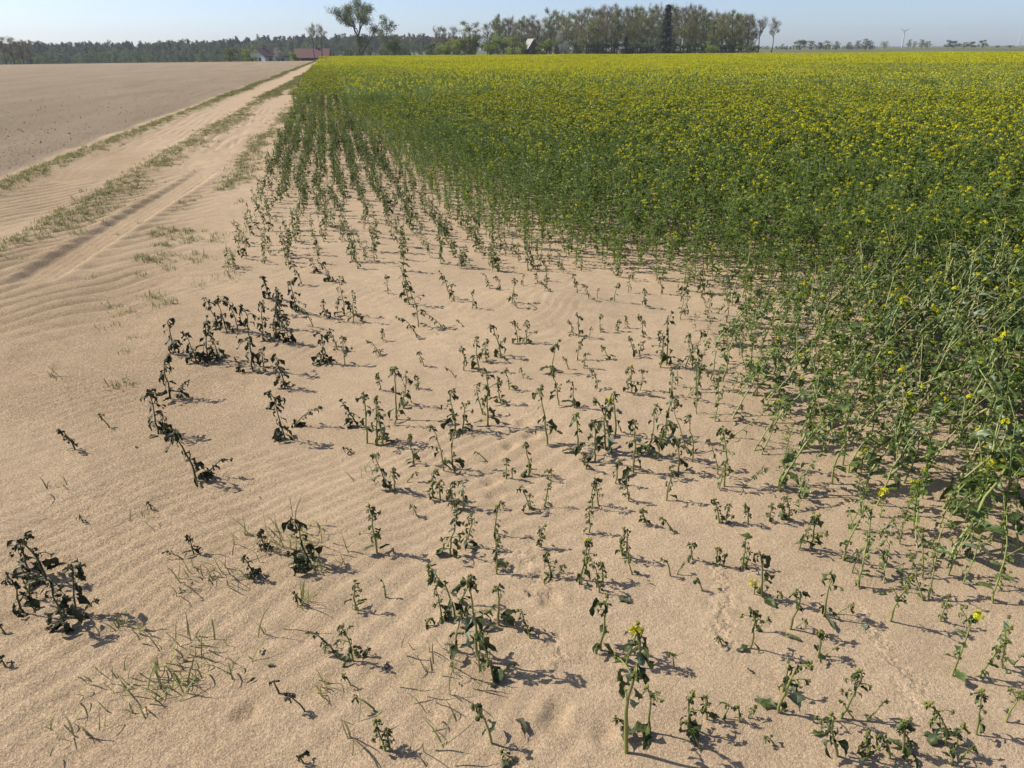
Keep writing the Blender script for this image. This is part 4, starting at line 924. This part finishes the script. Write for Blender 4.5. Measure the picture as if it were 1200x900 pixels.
plant_tree('bare_tree', 'lone', 377, 29, 14, 228, 'tall thin bare tree beside the end wall of the red-roofed house', 'tree')
for px, top, w in ((4, 42, 14), (14, 43, 14), (24, 45, 12), (34, 47, 12)):
    plant_tree('bare_tree', 'bare', px, top, w, 300, 'brown bare tree at the far corner of the tilled field', 'tree', 'bare trees at the corner of the tilled field')
plant_tree('field_bush', 'midshrub', 268, 54, 24, 238, 'wide rounded green bush at the end of the tilled field beside the brown house', 'bush')
plant_tree('field_bush', 'shrub', 290, 56, 20, 236, 'pale green bush touching the brown-roofed house gable', 'bush')
plant_tree('field_bush', 'blossom', 326, 55, 11, 244, 'pale flowering shrub behind the brown roof', 'bush')
plant_tree('field_bush', 'light', 344, 59, 10, 246, 'small light green bush between the two houses', 'bush')
# trees on the far right skyline
FARL = ('small distant tree on the skyline across the crop, right of the grove', 'distant skyline trees')
for k, px, top, w, dist in [('mixed',937,46,18,520),('bare',950,48,12,520),('bare',960,49,10,520),('olive',968,47,9,520),('bare',980,48,10,520),('bare',994,49,10,520),('bare',1004,47,10,520),('bare',1013,45,12,520),('bare',1019,47,10,520),
   ('bare',1036,48,10,620),('bare',1064,46,7,600),('bare',1070,48,6,610),('bare',1079,46,10,600),('olive',1085,48,8,605),('bare',1110,46,11,600),('mixed',1117,47,11,600),('bare',1129,49,11,620),('mixed',1138,48,11,610),('mixed',1150,46,9,600),('bare',1168,53,7,640),('mixed',1183,53,7,640),('bare',916,51,6,600)]:
    plant_tree('skyline_tree', {'bare': 'midshrub' if px % 3 == 0 else 'olive', 'mixed': 'midshrub', 'olive': 'olive'}[k], px, top, w*(0.72 if k == 'bare' else 0.95), dist, FARL[0], 'tree', FARL[1])
# ------------------------------------------------------------------ forests that read as one mass
FC = bpy.data.collections.new('forest_variants')
def fmesh(kind, r):
    H = 10.0; cr = MB()
    cr.add(*tube([(0, 0, -0.3), (0, 0, H*0.55), (0, 0, H*0.9)], [0.14, 0.1, 0.03], 5), 'bark')
    if kind == 'pine':
        cents = [(np.array([r.normal()*0.6, r.normal()*0.6, H*r.uniform(0.3, 0.92)]), r.uniform(0.5, 0.95)) for _ in range(12)]; leaves_c(cr, cents, r, 420, 0.34, 'fol_dark')
    elif kind == 'spruce':
        for i in range(420):
            t = r.random()**0.8; zz = H*(0.08+0.92*t); q = ((1-t)*1.5+0.1)*math.sqrt(r.random()); a = r.uniform(0, 6.28)
            d = np.array([math.cos(a), math.sin(a), -0.4]); p = np.array([math.cos(a)*q, math.sin(a)*q, zz]); w = np.array([-math.sin(a), math.cos(a), 0])*0.2
            cr.add([p-w, p+w, p+d*0.6], [(0, 1, 2)], 'fol_dark')
    else:
        cents = [(np.array([r.normal()*0.9, r.normal()*0.9, H*(0.12+0.75*r.random())]), r.uniform(0.7, 1.3)) for _ in range(13)]
        leaves_c(cr, cents, r, 420, 0.36, {'mid': 'fol_forest', 'light': 'fol_mid'}[kind])
    return cr.mesh('tree', False)
fk = {k: [proto(fmesh(k, tr_), FC) for _ in range(3)] for k in ('light', 'mid', 'pine', 'spruce')}
Pf, Rf, Sf, Kf = [], [], [], []
def belt(p0, p1, d0, d1, n, tops, kinds, jit=0.12):
    for _ in range(n):
        px = tr_.uniform(p0, p1); dist = tr_.uniform(d0, d1); x0, y0 = at_dist(px, dist); z0 = hz(x0, y0)
        top = np.interp(px, [t[0] for t in tops], [t[1] for t in tops]); Hh = (z_of(px, top, dist)-z0)*(1+jit*tr_.normal()-0.04)
        Pf.append((x0, y0, z0)); Rf.append((0, 0, tr_.uniform(0, 6.28))); Sf.append(max(Hh, 1.5)/10); Kf.append(int(tr_.choice(fk[kinds[int(tr_.integers(len(kinds)))]])))
TOPL = [(-80, 50), (60, 51), (150, 51), (250, 48), (330, 45), (420, 42), (470, 42), (540, 43)]
belt(-80, 545, 560, 680, 1500, TOPL, ['pine', 'pine', 'spruce', 'mid', 'mid'], 0.10)
belt(-80, 540, 500, 560, 420, [(a, b+6) for a, b in TOPL], ['mid', 'light', 'pine'], 0.2)
belt(40, 360, 430, 480, 150, [(60, 62), (360, 57)], ['light', 'light', 'mid'], 0.25)
belt(383, 548, 285, 330, 110, [(383, 57), (548, 56)], ['mid', 'light', 'mid'], 0.18)
belt(-60, 60, 380, 420, 30, [(-60, 62), (60, 62)], ['light', 'mid'], 0.3)
fo = scatter('forest', Pf, Rf, Sf, Kf, FC); tag(fo, 'dark mixed forest wall beyond the tilled field and houses', 'forest', None, 'stuff')
Pf, Rf, Sf, Kf = [], [], [], []
belt(905, 1025, 525, 560, 110, [(905, 54), (1025, 53)], ['mid', 'mid', 'pine'], 0.12)
belt(1020, 1300, 1300, 1500, 330, [(1020, 55.5), (1100, 55.3), (1150, 55), (1180, 53), (1300, 51)], ['pine', 'mid'], 0.12)
belt(880, 1030, 1000, 1200, 120, [(880, 55), (1030, 55)], ['pine', 'mid'], 0.1)
fo = scatter('far_woods', Pf, Rf, Sf, Kf, FC); tag(fo, 'thin blue-grey band of distant woods along the right skyline', 'forest', None, 'stuff')

# ------------------------------------------------------------------ houses
def house(px, dist, w, l, eave, ridge, rotz, wallm, roofm, label, name='house'):
    x0, y0 = at_dist(px, dist); z0 = hz(x0, y0); zr = ridge-z0; ze = eave-z0
    root = link(name, None); root.location = (x0, y0, z0); root.rotation_euler = (0, 0, rotz)
    V = [(-w/2, -l/2, -0.5), (w/2, -l/2, -0.5), (w/2, l/2, -0.5), (-w/2, l/2, -0.5), (-w/2, -l/2, ze), (w/2, -l/2, ze), (w/2, l/2, ze), (-w/2, l/2, ze), (0, -l/2, zr-0.15), (0, l/2, zr-0.15)]
    link('wall', mk_mesh('wall', V, [(0, 1, 5, 8, 4), (2, 3, 7, 9, 6), (1, 2, 6, 5), (3, 0, 4, 7)], [wallm], None, False), root)
    ov, th = 0.45, 0.16; sl = (zr-ze)/(w/2); b = MB()
    for s in (-1, 1):
        xe = s*(w/2+ov); zee = ze-ov*sl
        Vr = [(0, -l/2-ov, zr), (xe, -l/2-ov, zee), (xe, l/2+ov, zee), (0, l/2+ov, zr)]; Vr += [(a, c, d+th) for a, c, d in Vr]
        b.add(Vr, [(0, 3, 2, 1), (4, 5, 6, 7), (0, 1, 5, 4), (1, 2, 6, 5), (2, 3, 7, 6), (3, 0, 4, 7)], roofm)
    roof = link('roof', b.mesh('roof', False), root)
    c = MB()
    if name == 'house': c.add(*box(-0.35, 0.35, -l*0.15-0.35, -l*0.15+0.35, zr-0.5, zr+0.8), 'brick')
    if c.n: link('chimney', c.mesh('chimney', False), roof)
    for k in (-1, 1):
        wb = MB(); wb.add(*box(k*w*0.2-0.45, k*w*0.2+0.45, -l/2-0.05, -l/2+0.05, ze*0.35, ze*0.35+1.1), 'glass'); link('window', wb.mesh('window', False), root)
    for k in (-1, 0, 1):
        for s in (-1, 1):
            wb = MB(); wb.add(*box(s*w/2-0.05, s*w/2+0.05, k*l*0.28-0.5, k*l*0.28+0.5, ze*0.35, ze*0.35+1.0), 'glass'); link('window', wb.mesh('window', False), root)
    db = MB(); db.add(*box(-0.5, 0.5, -l/2-0.06, -l/2+0.04, 0, 2.0), 'wall_brown'); link('door', db.mesh('door', False), root)
    return tag(root, label, 'house')
az = lambda px: math.atan2(*at_dist(px, 1)[::-1])-PI/2
house(312, 252, 7.0, 9.0, z_of(312, 65.5, 252), z_of(312, 57, 252), az(312)-0.75, 'wall_white', 'roof_brown', 'house with dark brown gable roof and white gable wall beyond the tilled field')
house(366, 256, 6.5, 9.5, z_of(366, 67, 256), z_of(366, 57.5, 256), az(366)+1.45, 'wall_brown', 'roof_red', 'house with long faded red roof behind two bare trees')
house(622, 245, 2.8, 4.5, z_of(622, 55, 244), z_of(622, 46, 244), az(621)+0.35, 'wall_brown', 'roof_pale', 'small barn with pale sunlit roof half hidden among grove bushes', 'barn')
# ------------------------------------------------------------------ wind turbine and masts on the skyline
def turbine(px, dist, top):
    x0, y0 = at_dist(px, dist); z0 = hz(x0, y0); Hh = z_of(px, top, dist)-z0
    root = link('wind_turbine', None); root.location = (x0, y0, z0); root.rotation_euler = (0, 0, az(px))
    b = MB(); b.add(*tube([(0, 0, -1), (0, 0, Hh*0.5), (0, 0, Hh)], [1.1, 0.85, 0.6], 12), 'mast'); link('tower', b.mesh('tower'), root)
    b = MB(); b.add(*box(-0.9, 0.9, -2.2, 2.6, Hh-0.6, Hh+1.2), 'mast'); nac = link('nacelle', b.mesh('nacelle', False), root)
    b = MB(); b.add(*tube([(0, -2.2, Hh+0.3), (0, -2.8, Hh+0.3), (0, -3.3, Hh+0.3)], [0.7, 0.6, 0.1], 10), 'mast'); link('hub', b.mesh('hub'), nac)
    for k in range(3):
        a = 0.5+k*2*PI/3; d = np.array([math.cos(a), 0, math.sin(a)]); w = np.array([-math.sin(a), 0, math.cos(a)]); R0 = Hh*0.33
        p = np.array([0, -2.6, Hh+0.3]); V = []
        for t, c in ((0.03, 0.35), (0.2, 0.75), (0.6, 0.45), (1.0, 0.1)):
            for q in ((-1, -0.12), (1, -0.12), (1, 0.12), (-1, 0.12)): V.append(p+d*R0*t+w*c*q[0]+np.array([0, q[1], 0]))
        F4 = [(i*4+j, i*4+(j+1) % 4, i*4+4+(j+1) % 4, i*4+4+j) for i in range(3) for j in range(4)]+[(12, 13, 14, 15), (3, 2, 1, 0)]
        link('blade', mk_mesh('blade', V, F4, ['mast'], None, False), root)
    tag(root, 'pale wind turbine standing far off on the skyline', 'wind turbine')
turbine(1056, 1150, 37)
def lattice(px, dist, top, w, label):
    x0, y0 = at_dist(px, dist); z0 = hz(x0, y0); Hh = z_of(px, top, dist)-z0
    root = link('lattice_mast', None); root.location = (x0, y0, z0)
    for sx, sy in ((-1, -1), (1, -1), (1, 1), (-1, 1)):
        b = MB(); b.add(*tube([(sx*w, sy*w, -0.5), (sx*w*0.15, sy*w*0.15, Hh)], w*0.09, 5), 'mast'); link('leg', b.mesh('leg'), root)
    b = MB()
    for i in range(9):
        z1, z2 = Hh*i/9.5, Hh*(i+1)/9.5; a, c = w*(1-0.85*z1/Hh), w*(1-0.85*z2/Hh)
        for sx, sy, tx, ty in ((-1, -1, 1, -1), (1, -1, 1, 1), (1, 1, -1, 1), (-1, 1, -1, -1)): b.add(*tube([(sx*a, sy*a, z1), (tx*c, ty*c, z2)], w*0.05, 3), 'mast'); b.add(*tube([(sx*c, sy*c, z2), (tx*c, ty*c, z2)], w*0.05, 3), 'mast')
    link('bracing', b.mesh('bracing'), root); tag(root, label, 'mast')
lattice(1192, 1150, 40, 1.6, 'faint lattice mast on the skyline right of the distant trees')
lattice(974, 800, 42, 0.5, 'thin lattice mast rising over the distant treeline by the grove')

# ------------------------------------------------------------------ haze
hb = MB(); hb.add(*box(-2100, 2100, -700, 2100, -7.5, 48.0), 'sand')
hm = hb.mesh('haze', False); hm.materials.clear()
m = bpy.data.materials.new('haze'); m.use_nodes = True; nt = m.node_tree; nt.nodes.remove(nt.nodes['Principled BSDF'])
pv = nt.nodes.new('ShaderNodeVolumePrincipled'); pv.inputs['Color'].default_value = (0.86, 0.91, 1.0, 1); pv.inputs['Density'].default_value = 0.00026; pv.inputs['Anisotropy'].default_value = 0.2
nt.links.new(pv.outputs[0], nt.nodes['Material Output'].inputs['Volume']); hm.materials.append(m)
haze = link('haze', hm); tag(haze, 'thin pale blue summer haze over the whole landscape', None, None, 'stuff')
